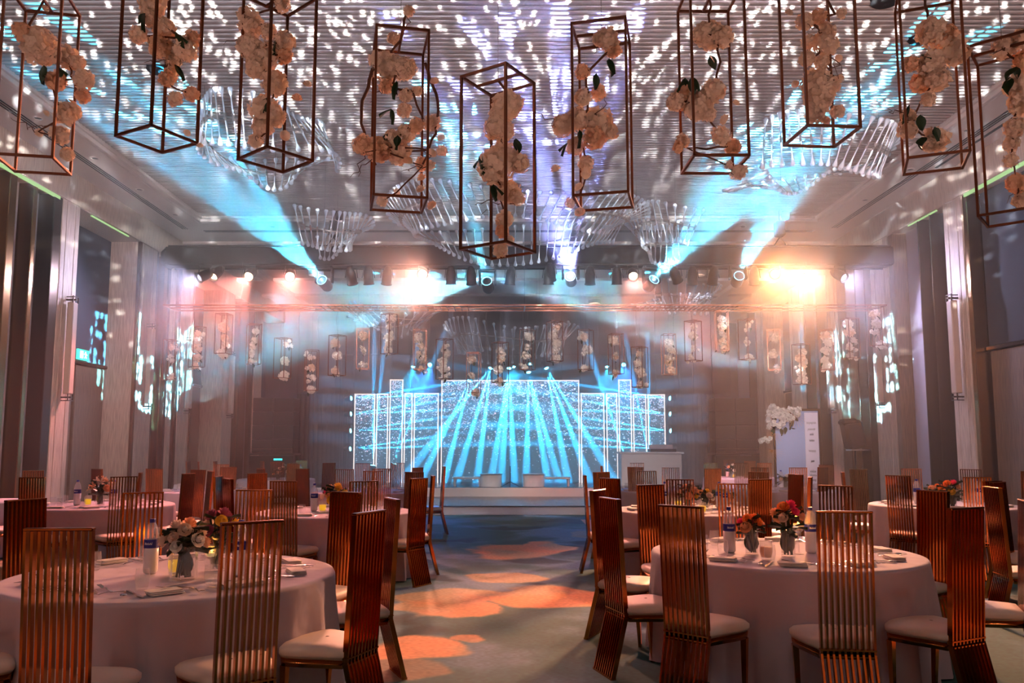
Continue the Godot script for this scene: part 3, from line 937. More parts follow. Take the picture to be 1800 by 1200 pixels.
func bouquet(lab: String, at: Vector3, colours: Array, h: float, spread: float, sd: int, vase_h: float, vase_r: float, square: bool, size := 0.028) -> Node3D:
	var t := thing("flower_vase", lab, "flowers", at, 0.0, "flower vases on the tables")
	rng.seed = sd
	var g := Geo.new()
	var seg := 4 if square else 20
	var b := Basis(Vector3.UP, PI / 4 + 0.1) if square else Basis.IDENTITY
	var k := 1.35 if square else 1.0
	g.lathe([[0.001, 0.0], [vase_r * k, 0.0], [vase_r * k, vase_h], [vase_r * k * 0.94, vase_h], [vase_r * k * 0.94, 0.012], [0.001, 0.012]], seg, Vector3.ZERO, b)
	part("vase", g, M.glass, t)
	g = Geo.new()
	for i in 18:
		var a := rng.randf() * TAU
		var a2 := a + rng.randf_range(-0.6, 0.6)
		g.tube([Vector3(cos(a) * vase_r * 0.6, 0.015, sin(a) * vase_r * 0.6), Vector3(cos(a2) * vase_r * 0.4, vase_h * 0.8, sin(a2) * vase_r * 0.4), Vector3(cos(a2) * spread * 0.5, h * 0.8, sin(a2) * spread * 0.5)], 0.0035, 0.003, 5)
	part("stems", g, M.stem, t)
	for i in 7:
		var a := rng.randf() * TAU
		part("leaf", proto["leaf"], M.leaf, t, Vector3(cos(a), 0, sin(a)) * vase_r * 0.35 + Vector3(0, vase_h * 0.12, 0), (Basis(Vector3.UP, a) * Basis(Vector3.RIGHT, -1.4)).scaled_local(Vector3(0.14, 0.14, vase_h * 0.8)))
	for i in 26:
		var a := TAU * i / 13.0 + rng.randf()
		var yy := rng.randf_range(vase_h * 0.8, h * 0.82)
		var rr := rng.randf_range(0.3, 0.9) * spread * 0.7
		part("leaf", proto["leaf"], M.leaf, t, Vector3(cos(a) * rr * 0.3, yy, sin(a) * rr * 0.3), (Basis(Vector3.UP, -a + PI / 2) * Basis(Vector3.RIGHT, rng.randf_range(-0.6, 0.35))).scaled_local(Vector3.ONE * rng.randf_range(0.75, 1.15) * spread * 0.9))
	var i := 0
	for c in colours:
		var up := 1.0 - float(i) / colours.size()
		var a := i * 2.4 + rng.randf() * 0.5
		var rr := spread * sqrt(1.0 - up * 0.95) * 0.95
		var p := Vector3(cos(a) * rr, h - size - (1.0 - up) * spread * 0.95 + rng.randf_range(-0.006, 0.006), sin(a) * rr)
		var d := Vector3(cos(a) * rr * 1.1, 0.06, sin(a) * rr * 1.1).normalized()
		var s := size * rng.randf_range(0.82, 1.18)
		var bs := Basis(Quaternion(Vector3.UP, d)).scaled(Vector3.ONE * s)
		part("blossom", proto["lily"] if c.ends_with("lily") else proto["rose%d" % (i % 2)], M[c.trim_suffix("_lily")], t, p, bs)
		i += 1
	return t

func floating_candle(lab: String, at: Vector3, stemmed: bool) -> void:
	var t := thing("candle_glass", lab, "candle", at)
	var g := Geo.new()
	var y0 := 0.0
	if stemmed:
		g.lathe([[0.001, 0.0], [0.036, 0.0], [0.034, 0.004], [0.006, 0.012], [0.0045, 0.13], [0.018, 0.15], [0.040, 0.185], [0.040, 0.215], [0.0385, 0.215], [0.0385, 0.187], [0.016, 0.155], [0.001, 0.150]], 20)
		y0 = 0.178
	else:
		g.lathe([[0.001, 0.0], [0.04, 0.0], [0.043, 0.15], [0.0415, 0.15], [0.0385, 0.01], [0.001, 0.01]], 20)
		y0 = 0.085
	part("glass", g, M.glass, t)
	g = Geo.new(); g.lathe([[0.001, y0], [0.022, y0 + 0.002], [0.031, y0 + 0.015], [0.028, y0 + 0.026], [0.001, y0 + 0.027]], 16)
	var c := part("candle", g, M.candle_wax, t)
	g = Geo.new(); g.ball(Vector3(0, y0 + 0.042, 0), Vector3(0.0055, 0.014, 0.0055), 8, 6)
	part("flame", g, M.flame, c)
	var l := OmniLight3D.new()
	l.name = "candle_light"; l.position = Vector3(0, y0 + 0.042, 0); l.light_color = Color(1.0, 0.6, 0.25); l.light_energy = 0.03; l.light_size = 0.006; l.shadow_enabled = true; l.omni_range = 30
	t.add_child(l)

func yellow_tumbler(lab: String, at: Vector3, fill: Material) -> void:
	var t := thing("tumbler_candle", lab, "glass", at)
	part("glass", tumbler_geo(), M.glass, t, Vector3.ZERO, Basis.from_scale(Vector3(1.15, 1.15, 1.15)))
	var g := Geo.new(); g.lathe([[0.001, 0.02], [0.032, 0.02], [0.039, 0.05], [0.039, 0.085], [0.001, 0.088]], 16)
	part("wax", g, fill, t)

func place_setting(tb: Array, ang: float, r: float, full: bool, sd: int) -> void:
	var h := 0.752
	var dir := Vector2(sin(ang), cos(ang))
	var side := Vector2(cos(ang), -sin(ang))
	var c := Vector2(tb[0], tb[1])
	rng.seed = sd
	var sd_name := side_of(c.x + dir.x, c.y + dir.y, c.x, c.y)
	var where := "at the %s of the %s" % [sd_name, tb[2]]
	var turn := -ang + rng.randf_range(-0.3, 0.3)   # handles point out
	var q := func(a: float, b: float) -> Vector3:
		var p := c + dir * (r + a) + side * b
		return P(p.x, h, p.y)
	put("napkin", "folded white napkin " + where, "napkin", q.call(-0.02, 0.0), turn + 0.2, "napkins on the " + tb[2])
	put("glass", "clear water tumbler " + where, "glass", q.call(-0.20, 0.13), turn, "tumblers on the " + tb[2])
	put("fork", "steel dinner fork " + where, "fork", q.call(-0.05, -0.15), turn + rng.randf_range(-0.25, 0.25) + PI, "forks on the " + tb[2])
	put("knife", "steel table knife " + where, "knife", q.call(-0.04, 0.15), turn + rng.randf_range(-0.25, 0.25) + PI, "knives on the " + tb[2])
	if full:
		put("dessert_fork", "steel dessert fork crossways " + where, "fork", q.call(-0.16, -0.04), turn + 1.45 + rng.randf_range(-0.25, 0.25), "dessert forks on the " + tb[2])
		put("spoon", "steel dessert spoon " + where, "spoon", q.call(-0.06, 0.20), turn + PI + rng.randf_range(-0.3, 0.3), "spoons on the " + tb[2])

func put(kind: String, lab: String, cat: String, at: Vector3, turn: float, grp: String) -> void:
	var names := {"napkin": "napkin", "glass": "tumbler", "fork": "dinner_fork", "knife": "table_knife", "dessert_fork": "dessert_fork", "spoon": "dessert_spoon"}
	if not proto.has(kind):
		match kind:
			"napkin": proto[kind] = napkin_geo().mesh()
			"glass": proto[kind] = tumbler_geo().mesh()
			"knife": proto[kind] = knife_geo().mesh()
			"spoon": proto[kind] = spoon_geo().mesh()
			_: proto[kind] = fork_geo().mesh()
	single(names[kind], proto[kind], M.napkin if kind == "napkin" else (M.glass if kind == "glass" else M.steel), lab, cat, at, turn, grp)

# ---------------------------------------------------------------- hanging flower frames
const FW := 0.256
const FH := 0.85

func frame_bars(t: Node3D, th: float) -> void:
	var h := FW / 2.0
	if not proto.has("bar%s" % th):
		var g := Geo.new(); g.box(Vector3.ZERO, Vector3(th, FH, th)); proto["bar%s" % th] = g.mesh()
		g = Geo.new(); g.box(Vector3.ZERO, Vector3(FW + th, th, th)); proto["rail%s" % th] = g.mesh()
	for x in [-h, h]:
		for z in [-h, h]:
			part("upright", proto["bar%s" % th], M.copper_frame, t, Vector3(x, FH / 2, z))
	for y in [0.0, FH]:
		for s in [-h, h]:
			part("rail", proto["rail%s" % th], M.copper_frame, t, Vector3(0, y, s))
			part("rail", proto["rail%s" % th], M.copper_frame, t, Vector3(s, y, 0), Basis(Vector3.UP, PI / 2))
	part("crossbar", proto["rail%s" % th], M.copper_frame, t, Vector3(0, FH, 0), Basis(Vector3.UP, PI / 2))

func wiggle(a: Vector3, b: Vector3, amp: float, n := 9) -> Array:
	var pts := []
	for i in n:
		var u := i / (n - 1.0)
		pts.append(a.lerp(b, u) + Vector3(rng.randf_range(-amp, amp), rng.randf_range(-amp, amp) * 0.5, rng.randf_range(-amp, amp)) * sin(u * PI))
	return pts

func flower_frame(lab: String, x: float, y: float, z: float, yaw: float, flowers: Array, leaves: Array, rig_y: float, sd: int, branchy := 0) -> void:
	var t := thing("flower_cage", lab, "hanging frame", P(x, y, z), yaw, "large copper flower frames overhead")
	var inv := Basis(Vector3.UP, -yaw)
	rng.seed = sd
	frame_bars(t, 0.0115)
	var g := Geo.new()
	g.tube([Vector3(0, FH, 0), Vector3(0, rig_y - y, 0)], 0.0018, 0.0018, 5)
	part("wire", g, M.steel, t)
	var i := 0
	var top := Vector3(0, FH, 0)
	var spine := [top]
	for f in flowers:
		var r: float = f[2]
		var p: Vector3 = inv * Vector3(f[0], f[1], rng.randf_range(-0.05, 0.05))
		var m: Material = M.petal_cream if rng.randf() < 0.7 else M.petal_blush
		if r > 0.03:
			part("hydrangea", proto["hyd%d" % (i % 3)], m if i % 4 else M.petal_cream, t, p, Basis.from_euler(Vector3(rng.randf() * 6, rng.randf() * 6, rng.randf() * 6)).scaled(Vector3.ONE * r * 1.12))
		else:
			part("blossom", proto["rose%d" % (i % 2)] if i % 3 else proto["hyd2"], m, t, p, Basis.from_euler(Vector3(rng.randf_range(-1, 1), rng.randf() * 6, rng.randf_range(-1, 1))).scaled(Vector3.ONE * r * 1.1))
		if r > 0.035 or i % 3 == 0: spine.append(p)
		i += 1
	spine.sort_custom(func(a, b): return a.y > b.y)
	if spine.size() > 2:
		var pts := []
		for k in spine.size() - 1: pts.append_array(wiggle(spine[k] * Vector3(0.75, 1, 0.75), spine[k + 1] * Vector3(0.75, 1, 0.75), 0.012, 5).slice(0, 4))
		pts.append(spine[-1])
		g = Geo.new(); g.tube(pts, 0.0065, 0.004, 6)
		part("branch", g, M.branch, t)
	for k in 3 + branchy * 5:   # curling twigs
		var a: Vector3 = spine[rng.randi() % spine.size()]
		var d := Vector3(rng.randf_range(-1, 1), rng.randf_range(-0.9, 0.5), rng.randf_range(-1, 1)).normalized() * rng.randf_range(0.10, 0.2)
		g = Geo.new(); g.tube(wiggle(a, a + d, 0.03, 8), 0.0032, 0.0012, 5)
		part("twig", g, M.branch, t)
	if branchy:
		for s in [-1.0, 1.0]:
			g = Geo.new()
			var ps := []
			for k in 14:
				var u := k / 13.0
				ps.append(inv * Vector3(s * (0.12 + 0.07 * sin(u * PI)) + rng.randf_range(-0.006, 0.006), FH * (0.86 - 0.62 * u), rng.randf_range(-0.02, 0.02)))
			g.tube(ps, 0.010, 0.005, 6)
			part("branch", g, M.branch, t)
	for f in leaves:
		var p: Vector3 = inv * Vector3(f[0], f[1], rng.randf_range(0.02, 0.07))
		part("leaf", proto["leaf"], M.leaf, t, p, Basis.from_euler(Vector3(rng.randf_range(0.6, 1.8), rng.randf() * 6, rng.randf_range(-0.5, 0.5))).scaled(Vector3.ONE * rng.randf_range(0.075, 0.10)))
		part("leaf", proto["leaf"], M.leaf, t, p, Basis.from_euler(Vector3(rng.randf_range(0.6, 1.8), rng.randf() * 6, rng.randf_range(-0.5, 0.5))).scaled(Vector3.ONE * rng.randf_range(0.055, 0.08)))

func far_frame(lab: String, x: float, y: float, z: float, yaw: float, rig_y: float, sd: int) -> void:
	var t := thing("flower_cage", lab, "hanging frame", P(x, y, z), yaw, "flower frames in the row hung before the stage")
	rng.seed = sd
	frame_bars(t, 0.0125)
	var g := Geo.new()
	g.tube([Vector3(0, FH, 0), Vector3(0, rig_y - y, 0)], 0.0022, 0.0022, 4)
	part("wire", g, M.steel, t)
	var n := rng.randi_range(3, 5)
	var lean := rng.randf_range(-0.06, 0.06)
	var pts := [Vector3(0, FH, 0)]
	for i in n:
		var yy := FH * (0.84 - 0.78 * i / (n - 1.0)) + rng.randf_range(-0.04, 0.04)
		var p := Vector3(lean * (1.0 - 2.0 * i / n) + rng.randf_range(-0.05, 0.05), yy, rng.randf_range(-0.05, 0.05))
		var r := rng.randf_range(0.055, 0.115)
		part("hydrangea", proto["hyd2"] if r > 0.085 else proto["hydlow"], M.petal_white if rng.randf() < 0.7 else M.petal_cream, t, p, Basis.from_euler(Vector3(rng.randf() * 6, rng.randf() * 6, 0)).scaled(Vector3.ONE * r))
		for q in 3:
			var p2 := p + Vector3(rng.randf_range(-0.11, 0.11), rng.randf_range(-0.09, 0.09), rng.randf_range(-0.08, 0.08))
			part("blossom", proto["hydlow"], M.petal_white, t, p2, Basis.from_euler(Vector3(rng.randf() * 6, rng.randf() * 6, 0)).scaled(Vector3.ONE * rng.randf_range(0.022, 0.045)))
		if rng.randf() < 0.7:
			part("leaf", proto["leaf"], M.leaf, t, p + Vector3(rng.randf_range(-0.06, 0.06), -0.05, 0.05), Basis.from_euler(Vector3(rng.randf_range(0.6, 1.8), rng.randf() * 6, 0)).scaled(Vector3.ONE * 0.10))
		pts.append(p)
	g = Geo.new(); g.tube(pts, 0.006, 0.005, 5)
	part("branch", g, M.branch, t)

# ---------------------------------------------------------------- glass ribbon chandeliers
func fin_mesh(l: float) -> ArrayMesh:
	var g := Geo.new()
	for s in [1.0, -1.0]:
		var prof := [[0.001, 0.0], [0.012, 0.02], [0.012, l * 0.3], [0.009, l * 0.6], [0.012, l - 0.13], [0.033, l - 0.055], [0.040, l - 0.028], [0.028, l - 0.005], [0.001, l]]
		g.lathe(prof, 8, Vector3.ZERO, Basis.from_scale(Vector3(1, 1, 1)) if s > 0 else Basis(Vector3.RIGHT, PI))
	return g.mesh()

func ribbon(lab: String, c: Vector3, rx: float, rz: float, fins: int, l: float, a0: float, a1: float, tw0: float, tw1: float, tilt: float, fan := false) -> void:
	var t := thing("glass_chandelier", lab, "chandelier", c, 0.0, "glass ribbon chandeliers under the ceiling")
	var pts := []
	var key := "fin%.2f" % l
	if not proto.has(key): proto[key] = fin_mesh(l)
	if not proto.has("clamp"):
		var cg := Geo.new(); cg.cbox(Vector3.ZERO, Vector3(0.034, 0.11, 0.034), 0.006); proto["clamp"] = cg.mesh()
	for i in fins:
		var u := i / (fins - 1.0)
		var a := lerpf(a0, a1, u)
		var p := Vector3(cos(a) * rx, tilt * sin(a) + 0.10 * sin(2.0 * a + 0.6), -sin(a) * rz)
		pts.append(p)
		var tg := Vector3(-sin(a) * rx, 0, -cos(a) * rz).normalized()
		var out := Vector3(cos(a), 0, -sin(a))
		var ph := lerpf(tw0, tw1, u) + 0.35 * sin(3.0 * a)
		var up := (Vector3.UP * cos(ph) + out * sin(ph)).normalized()
		var b := Basis(tg, up, tg.cross(up)).orthonormalized()
		part("glass_fin", proto[key], M.fin_glass, t, p, b)
		part("clamp", proto["clamp"], M.chrome, t, p, b)
	var g := Geo.new(); g.tube(pts, 0.014, 0.014, 6)
	part("spine", g, M.chrome, t)
	for i in [fins / 6, fins / 2, fins * 5 / 6]:
		g = Geo.new(); g.tube([pts[i], Vector3(pts[i].x, SLATS - c.y, pts[i].z)], 0.003, 0.003, 4)
		part("wire", g, M.steel, t)

# ---------------------------------------------------------------- lamps
func spot(at: Vector3, to: Vector3, c: Color, e: float, ang: float, size: float, soft := 0.5, parent: Node3D = self) -> void:
	var s := SpotLight3D.new()
	s.name = "spot_light"
	s.light_color = c; s.light_energy = e; s.spot_angle = ang; s.light_size = size; s.spot_angle_attenuation = soft
	s.spot_range = 60; s.spot_attenuation = 2.0; s.shadow_enabled = true
	s.transform = parent.transform.affine_inverse() * Transform3D(aim(to - at), at)
	parent.add_child(s, true)

func gobo_geo(r: float, cells: int, inner: float, keep: float, sd: int, hole := 0.33, stretch := 1.0) -> Geo:   # metal disc with punched holes, in the xy plane
	var g := Geo.new()
	rng.seed = sd
	var w := 2.0 * r / cells
	for j in cells:
		for i in cells:
			var c := Vector3(-r + w * (i + 0.5), -r + w * (j + 0.5), 0)
			var h := w / 2.0
			var rr := c.length() / r
			var q := [Vector3(-h, -h, 0), Vector3(0, -h, 0), Vector3(h, -h, 0), Vector3(h, 0, 0), Vector3(h, h, 0), Vector3(0, h, 0), Vector3(-h, h, 0), Vector3(-h, 0, 0)]
			var open := rr < 0.96 and rr > inner and rng.randf() < keep
			if not open:
				g.quad(c + q[0], c + q[2], c + q[4], c + q[6])
				continue
			var hr := w * hole * rng.randf_range(0.55, 1.15)
			var o := Vector3(rng.randf_range(-1, 1), rng.randf_range(-1, 1), 0) * maxf(0.0, h - hr) * 0.9
			var a0 := rng.randf() * TAU
			for k in 8:
				var k2 := (k + 1) % 8
				var e1 := -3.0 * PI / 4 + k * PI / 4
				var e2 := -3.0 * PI / 4 + k2 * PI / 4
				g.quad(c + q[k], c + q[k2], c + o + Vector3(cos(e2) * hr, sin(e2) * hr * stretch, 0), c + o + Vector3(cos(e1) * hr, sin(e1) * hr * stretch, 0))
	return g

func moving_head(lab: String, at: Vector3, to: Vector3, c: Color, e: float, half: float, cells: int, inner: float, keep: float, sd: int, lens: Material, up := true, hole := 0.33, stretch := 1.0) -> void:
	var t := thing("moving_head_lamp", lab, "stage light", at, 0.0, "moving head lamps on the truss")
	var b := aim(to - at)
	var s := 1.0 if up else -1.0
	if inner == 0.0 and cells < 20: spot(at + (to - at).normalized() * 0.14, to, c, e * 0.06, half * 0.5, 0.015, 0.8, t)
	var g := Geo.new(); g.cbox(Vector3(0, 0.36 * s, 0), Vector3(0.34, 0.12, 0.26), 0.02)
	part("base", g, M.black, t)
	g = Geo.new()
	for x in [-0.17, 0.17]: g.cbox(Vector3(x, 0.15 * s, 0), Vector3(0.05, 0.34, 0.14), 0.015)
	g.cbox(Vector3(0, 0.29 * s, 0), Vector3(0.38, 0.05, 0.14), 0.015)
	part("yoke", g, M.black, t)
	if at.z < -17.5:
		g = Geo.new(); g.bar(Vector3(0, 0.30, 0), Vector3(0, 0.14, 0.36), 0.05, 0.02)
		part("bracket", g, M.black, t)
	g = Geo.new()   # barrel along local -Z, closed behind and round the gobo
	var bz := b * Basis(Vector3.RIGHT, -PI / 2)
	g.lathe([[0.001, -0.24], [0.09, -0.23], [0.125, -0.16], [0.125, 0.02], [0.115, 0.10], [0.115, 0.125], [0.088, 0.125], [0.085, 0.10], [0.085, -0.03], [0.001, -0.03]], 20, Vector3.ZERO, bz)
	var hd := part("head", g, M.black, t)
	g = Geo.new(); g.lathe([[0.087, 0.118], [0.112, 0.1265], [0.114, 0.12]], 20, Vector3.ZERO, bz)
	part("lens_ring", g, lens, hd)
	var gr := minf(0.1 * tan(deg_to_rad(half)), 0.084)
	part("gobo", disc_with(gobo_geo(gr, cells, inner, keep, sd, hole, stretch), gr, 0.0852), M.black, hd, b * Vector3(0, 0, -0.1), b)
	var l := AreaLight3D.new()
	l.name = "head_light"
	l.area_size = Vector2(0.0008, 0.0008); l.light_color = c; l.light_energy = e; l.area_range = 60; l.shadow_enabled = true
	l.transform = Transform3D(b, Vector3.ZERO)
	t.add_child(l)

func disc_with(g: Geo, r: float, big: float) -> Geo:   # the punched square set into a solid plate
	for a in 4:
		var b := Basis(Vector3(0, 0, 1), a * PI / 2)
		g.quad(b * Vector3(-r, r, 0), b * Vector3(r, r, 0), b * Vector3(big, big, 0), b * Vector3(-big, big, 0))
	return g

func par_can(lab: String, at: Vector3, to: Vector3, lit: bool, c := Color.WHITE, e := 0.0, ang := 25.0, lens: Material = null, size := 0.09) -> void:
	var t := thing("par_can", lab, "stage light", at, 0.0, "cans on the truss")
	var b := aim(to - at)
	var bz := b * Basis(Vector3.RIGHT, -PI / 2)
	var g := Geo.new()
	g.lathe([[0.001, -0.26], [0.05, -0.25], [0.085, -0.18], [0.108, -0.08], [0.108, 0.12], [0.122, 0.13], [0.122, 0.145], [0.100, 0.145], [0.100, 0.05], [0.001, 0.045]], 18, Vector3.ZERO, bz)
	part("can", g, M.black, t)
	g = Geo.new()
	for x in [-0.135, 0.135]: g.bar(Vector3(x, 0, 0), Vector3(x * 0.8, 0.20, 0), 0.012, 0.035, Vector3(0, 0, 1))
	g.bar(Vector3(-0.115, 0.20, 0), Vector3(0.115, 0.20, 0), 0.035, 0.012)
	g.tube([Vector3(0, 0.2, 0), Vector3(0, 0.27, 0)], 0.018, 0.018, 6)
	part("bracket", g, M.black, t)
	if lit:
		g = Geo.new(); g.lathe([[0.001, 0.10], [size, 0.10], [size * 0.8, 0.125], [0.001, 0.14]], 18, Vector3.ZERO, bz)
		part("lens", g, lens, t)
		spot(at + (to - at).normalized() * 0.16, to, c, e, ang, size, 0.6, t)

func beam_head(lab: String, at: Vector3, targets: Array, e: float, stand := 0.0, ang := 1.7, grp := "") -> void:
	var t := thing("beam_lamp", lab, "stage light", at, 0.0, grp)
	var mean := Vector3.ZERO
	for q in targets: mean += (q - at).normalized()
	var b := aim(mean)
	var bz := b * Basis(Vector3.RIGHT, -PI / 2)
	var g := Geo.new()
	g.lathe([[0.001, -0.16], [0.06, -0.15], [0.075, -0.08], [0.075, 0.03], [0.001, 0.03]], 14, Vector3.ZERO, bz)
	part("head", g, M.black, t)
	g = Geo.new(); g.lathe([[0.001, 0.031], [0.068, 0.031], [0.055, 0.05], [0.001, 0.058]], 14, Vector3.ZERO, bz)
	part("lens", g, M.beam_glow, t)
	g = Geo.new(); g.cbox(Vector3(0, -0.14 if stand > 0 else 0.14, 0.03), Vector3(0.2, 0.08, 0.18), 0.012)
	for x in [-0.09, 0.09]: g.box(Vector3(x, -0.06 if stand > 0 else 0.06, 0.0), Vector3(0.02, 0.14, 0.06))
	part("yoke", g, M.black, t, Vector3.ZERO, Basis(Vector3.UP, atan2(-mean.x, -mean.z)))
	if at.y > 3.4:
		g = Geo.new(); g.tube([Vector3(0, 0.16, 0.03), Vector3(0, 4.25 - at.y, -0.30)], 0.012, 0.012, 6)
		part("hanger", g, M.black, t)
	if stand > 0.2:
		g = Geo.new(); g.tube([Vector3(0, -0.18, 0.03), Vector3(0, -stand, 0.03)], 0.02, 0.02, 8)
		for k in 3: g.tube([Vector3(0, -stand + 0.25, 0.03), Vector3(cos(k * TAU / 3) * 0.22, -stand + 0.012, 0.03 + sin(k * TAU / 3) * 0.22)], 0.012, 0.012, 6)
		part("stand", g, M.black, t)
	for q in targets:
		spot(at + (q - at).normalized() * 0.07, q, Color(0.16, 0.72, 1.0), e, ang, 0.01, 0.6, t)

# ---------------------------------------------------------------- room
func walls() -> void:
	for s in [-1.0, 1.0]:
		var name_ := "wall_left" if s < 0 else "wall_right"
		var face: float = WL if s < 0 else WR
		var g := Geo.new(); g.box(P(face + s * 0.85, 3.6, 12.0), Vector3(0.3, 7.4, 36.6))
		var w := struct(name_, g, M.fabric_dark)
		g = Geo.new()
		g.box(P(face + s * 0.35, 6.42, 19.5), Vector3(0.7, 0.62, 21.0))
		g.box(P(face - s * 0.006, 6.17, 19.5), Vector3(0.02, 0.10, 21.0))
		part("header_panel", g, M.wood_wall, w)
		var segs: Array = LEFT_SEGS if s < 0 else RIGHT_SEGS
		for e in segs:
			var z0: float = e[1]
			var z1: float = e[2]
			var m := (z0 + z1) / 2.0
			match e[0]:
				"col":
					var k := 3
					var d := (z1 - z0) / 4.0
					var cuts := [z0, z0 + d, z1 - d, z1]
					for i in k:
						g = Geo.new(); g.cbox(P(face + s * 0.35, 3.06, (cuts[i] + cuts[i + 1]) / 2.0), Vector3(0.70, 6.1, cuts[i + 1] - cuts[i] - 0.012), 0.008)
						part("wood_panel", g, M.wood_wall, w)
				"fab":
					g = Geo.new(); g.cbox(P(face + s * 0.485, 3.06, m), Vector3(0.43, 6.1, z1 - z0 - 0.01), 0.01)
					part("fabric_panel", g, M.fabric_panel, w)
				"fin":
					g = Geo.new(); g.cbox(P(face + s * 0.30, 3.06, m), Vector3(0.56, 6.1, z1 - z0), 0.012)
					part("bronze_fin", g, M.bronze, w)
				"trim":
					g = Geo.new(); g.cbox(P(face + s * 0.01, 3.06, m), Vector3(0.07, 6.1, z1 - z0), 0.008)
					part("bronze_trim", g, M.bronze, w)
				"jamb":
					g = Geo.new(); g.cbox(P(face + s * 0.35, 3.06, m), Vector3(0.70, 6.1, z1 - z0), 0.012)
					part("bronze_jamb", g, M.bronze_dark if e.size() > 3 else M.wood_door, w)
				"rec", "recd":
					var dp: float = 0.64 if e[0] == "rec" else 0.26
					g = Geo.new(); g.cbox(P(face + s * (dp + 0.04), 4.67, m), Vector3(0.08, 2.86, z1 - z0 - 0.02), 0.01)
					part("fabric_panel", g, M.fabric_dark, w)
					g = Geo.new(); g.cbox(P(face + s * (dp + 0.02), 3.25, m), Vector3(0.16, 0.07, z1 - z0 - 0.02), 0.01)
					part("door_head", g, M.bronze_dark, w)
					var n := int(e[3]) if e.size() > 3 else 2
					for i in n:
						var dz := (z1 - z0) / n
						g = Geo.new(); g.cbox(P(face + s * (dp + 0.03), 1.6, z0 + dz * (i + 0.5)), Vector3(0.09, 3.2, dz - 0.12), 0.012)
						part("door_leaf", g, M.wood_door, w)
		g = Geo.new(); g.box(P(face + s * 0.012, 6.085, 13.4 if s < 0 else 13.2), Vector3(0.03, 0.06, 2.3 if s < 0 else 2.4))
		part("cove_light", g, M.cove_green, w)
		g = Geo.new(); g.box(P(face + s * 0.012, 6.085, 16.5 if s < 0 else 15.9), Vector3(0.03, 0.025, 1.6 if s < 0 else 1.1))
		part("cove_light", g, M.cove_green, w)
	var g := Geo.new(); g.box(P(0.1, 3.6, BACK + 0.15), Vector3(18.6, 7.4, 0.3))
	var bw := struct("wall_back", g, M.fabric_dark)
	for i in 24:
		g = Geo.new(); g.cbox(P(-8.0 + 0.7 * i, 3.3, BACK - 0.03), Vector3(0.68, 6.6, 0.06), 0.012)
		part("fabric_panel", g, M.fabric_dark, bw)
	g = Geo.new(); g.box(P(0.1, 3.6, -6.15), Vector3(18.6, 7.4, 0.3))
	struct("wall_front", g, M.wood_wall)
	# sconces
	for e in [[-1, 14.96, "bronze framed bar sconce on the first panelled column beside the tall door recess"], [-1, 18.38, "bronze framed bar sconce on the second column washed by leaf light, above a blue panel"], [-1, 20.72, "bronze framed bar sconce on the third column just past the truss, dotted with leaf light"], [-1, 23.95, "slim sconce deep in the haze near the speaker stack under the exit strip"], [1, 14.78, "bronze framed bar sconce on the pink lit column next to the wood doors"], [1, 17.85, "bronze framed bar sconce beside the brown pillar at the truss end"], [1, 20.48, "bronze framed bar sconce behind the covered speaker, washed by cyan light"]]:
		var s: float = e[0]
		var x: float = (WL if s < 0 else WR) - s * 0.12
		var t := thing("bar_sconce", e[2], "sconce", P(x, 2.36, e[1]), 0.0, "bar sconces on the columns")
		g = Geo.new(); g.cbox(Vector3(0, 0.98, 0), Vector3(0.12, 1.72, 0.17), 0.015)
		part("diffuser", g, M.sconce_glass, t)
		g = Geo.new()
		for y in [0.0, 1.83]:
			g.box(Vector3(-s * 0.05, y + 0.06, 0.09), Vector3(0.016, 0.13, 0.016)); g.box(Vector3(-s * 0.05, y + 0.06, -0.09), Vector3(0.016, 0.13, 0.016))
			g.box(Vector3(-s * 0.05, y if y < 1 else y + 0.12, 0), Vector3(0.016, 0.016, 0.2)); g.box(Vector3(s * 0.035, y if y < 1 else y + 0.12, 0), Vector3(0.17, 0.016, 0.016))
			g.box(Vector3(s * 0.02, y + 0.06, 0), Vector3(0.19, 0.03, 0.05))
		part("bracket", g, M.bronze_dark, t)
	# exit signs
	var ex := thing("exit_sign", "small lit green exit sign above the door in the tall recess", "sign", P(WL - 0.545, 3.30, 16.72))
	g = Geo.new(); g.cbox(Vector3(-0.02, 0.11, 0), Vector3(0.05, 0.22, 0.44), 0.008)
	part("case", g, M.exit_green, ex)
	g = Geo.new(); g.box(Vector3(0.008, 0.11, 0.09), Vector3(0.006, 0.15, 0.12)); g.ball(Vector3(0.01, 0.165, -0.06), Vector3(0.006, 0.02, 0.02), 8, 5)
	g.bar(Vector3(0.01, 0.15, -0.06), Vector3(0.01, 0.09, -0.07), 0.006, 0.03); g.bar(Vector3(0.01, 0.09, -0.07), Vector3(0.01, 0.045, -0.11), 0.006, 0.02); g.bar(Vector3(0.01, 0.09, -0.07), Vector3(0.01, 0.045, -0.03), 0.006, 0.02)
	g.bar(Vector3(0.01, 0.15, -0.06), Vector3(0.01, 0.11, -0.13), 0.006, 0.016); g.bar(Vector3(0.01, 0.15, -0.06), Vector3(0.01, 0.12, 0.0), 0.006, 0.016)
	part("pictogram", g, M.exit_white, ex)

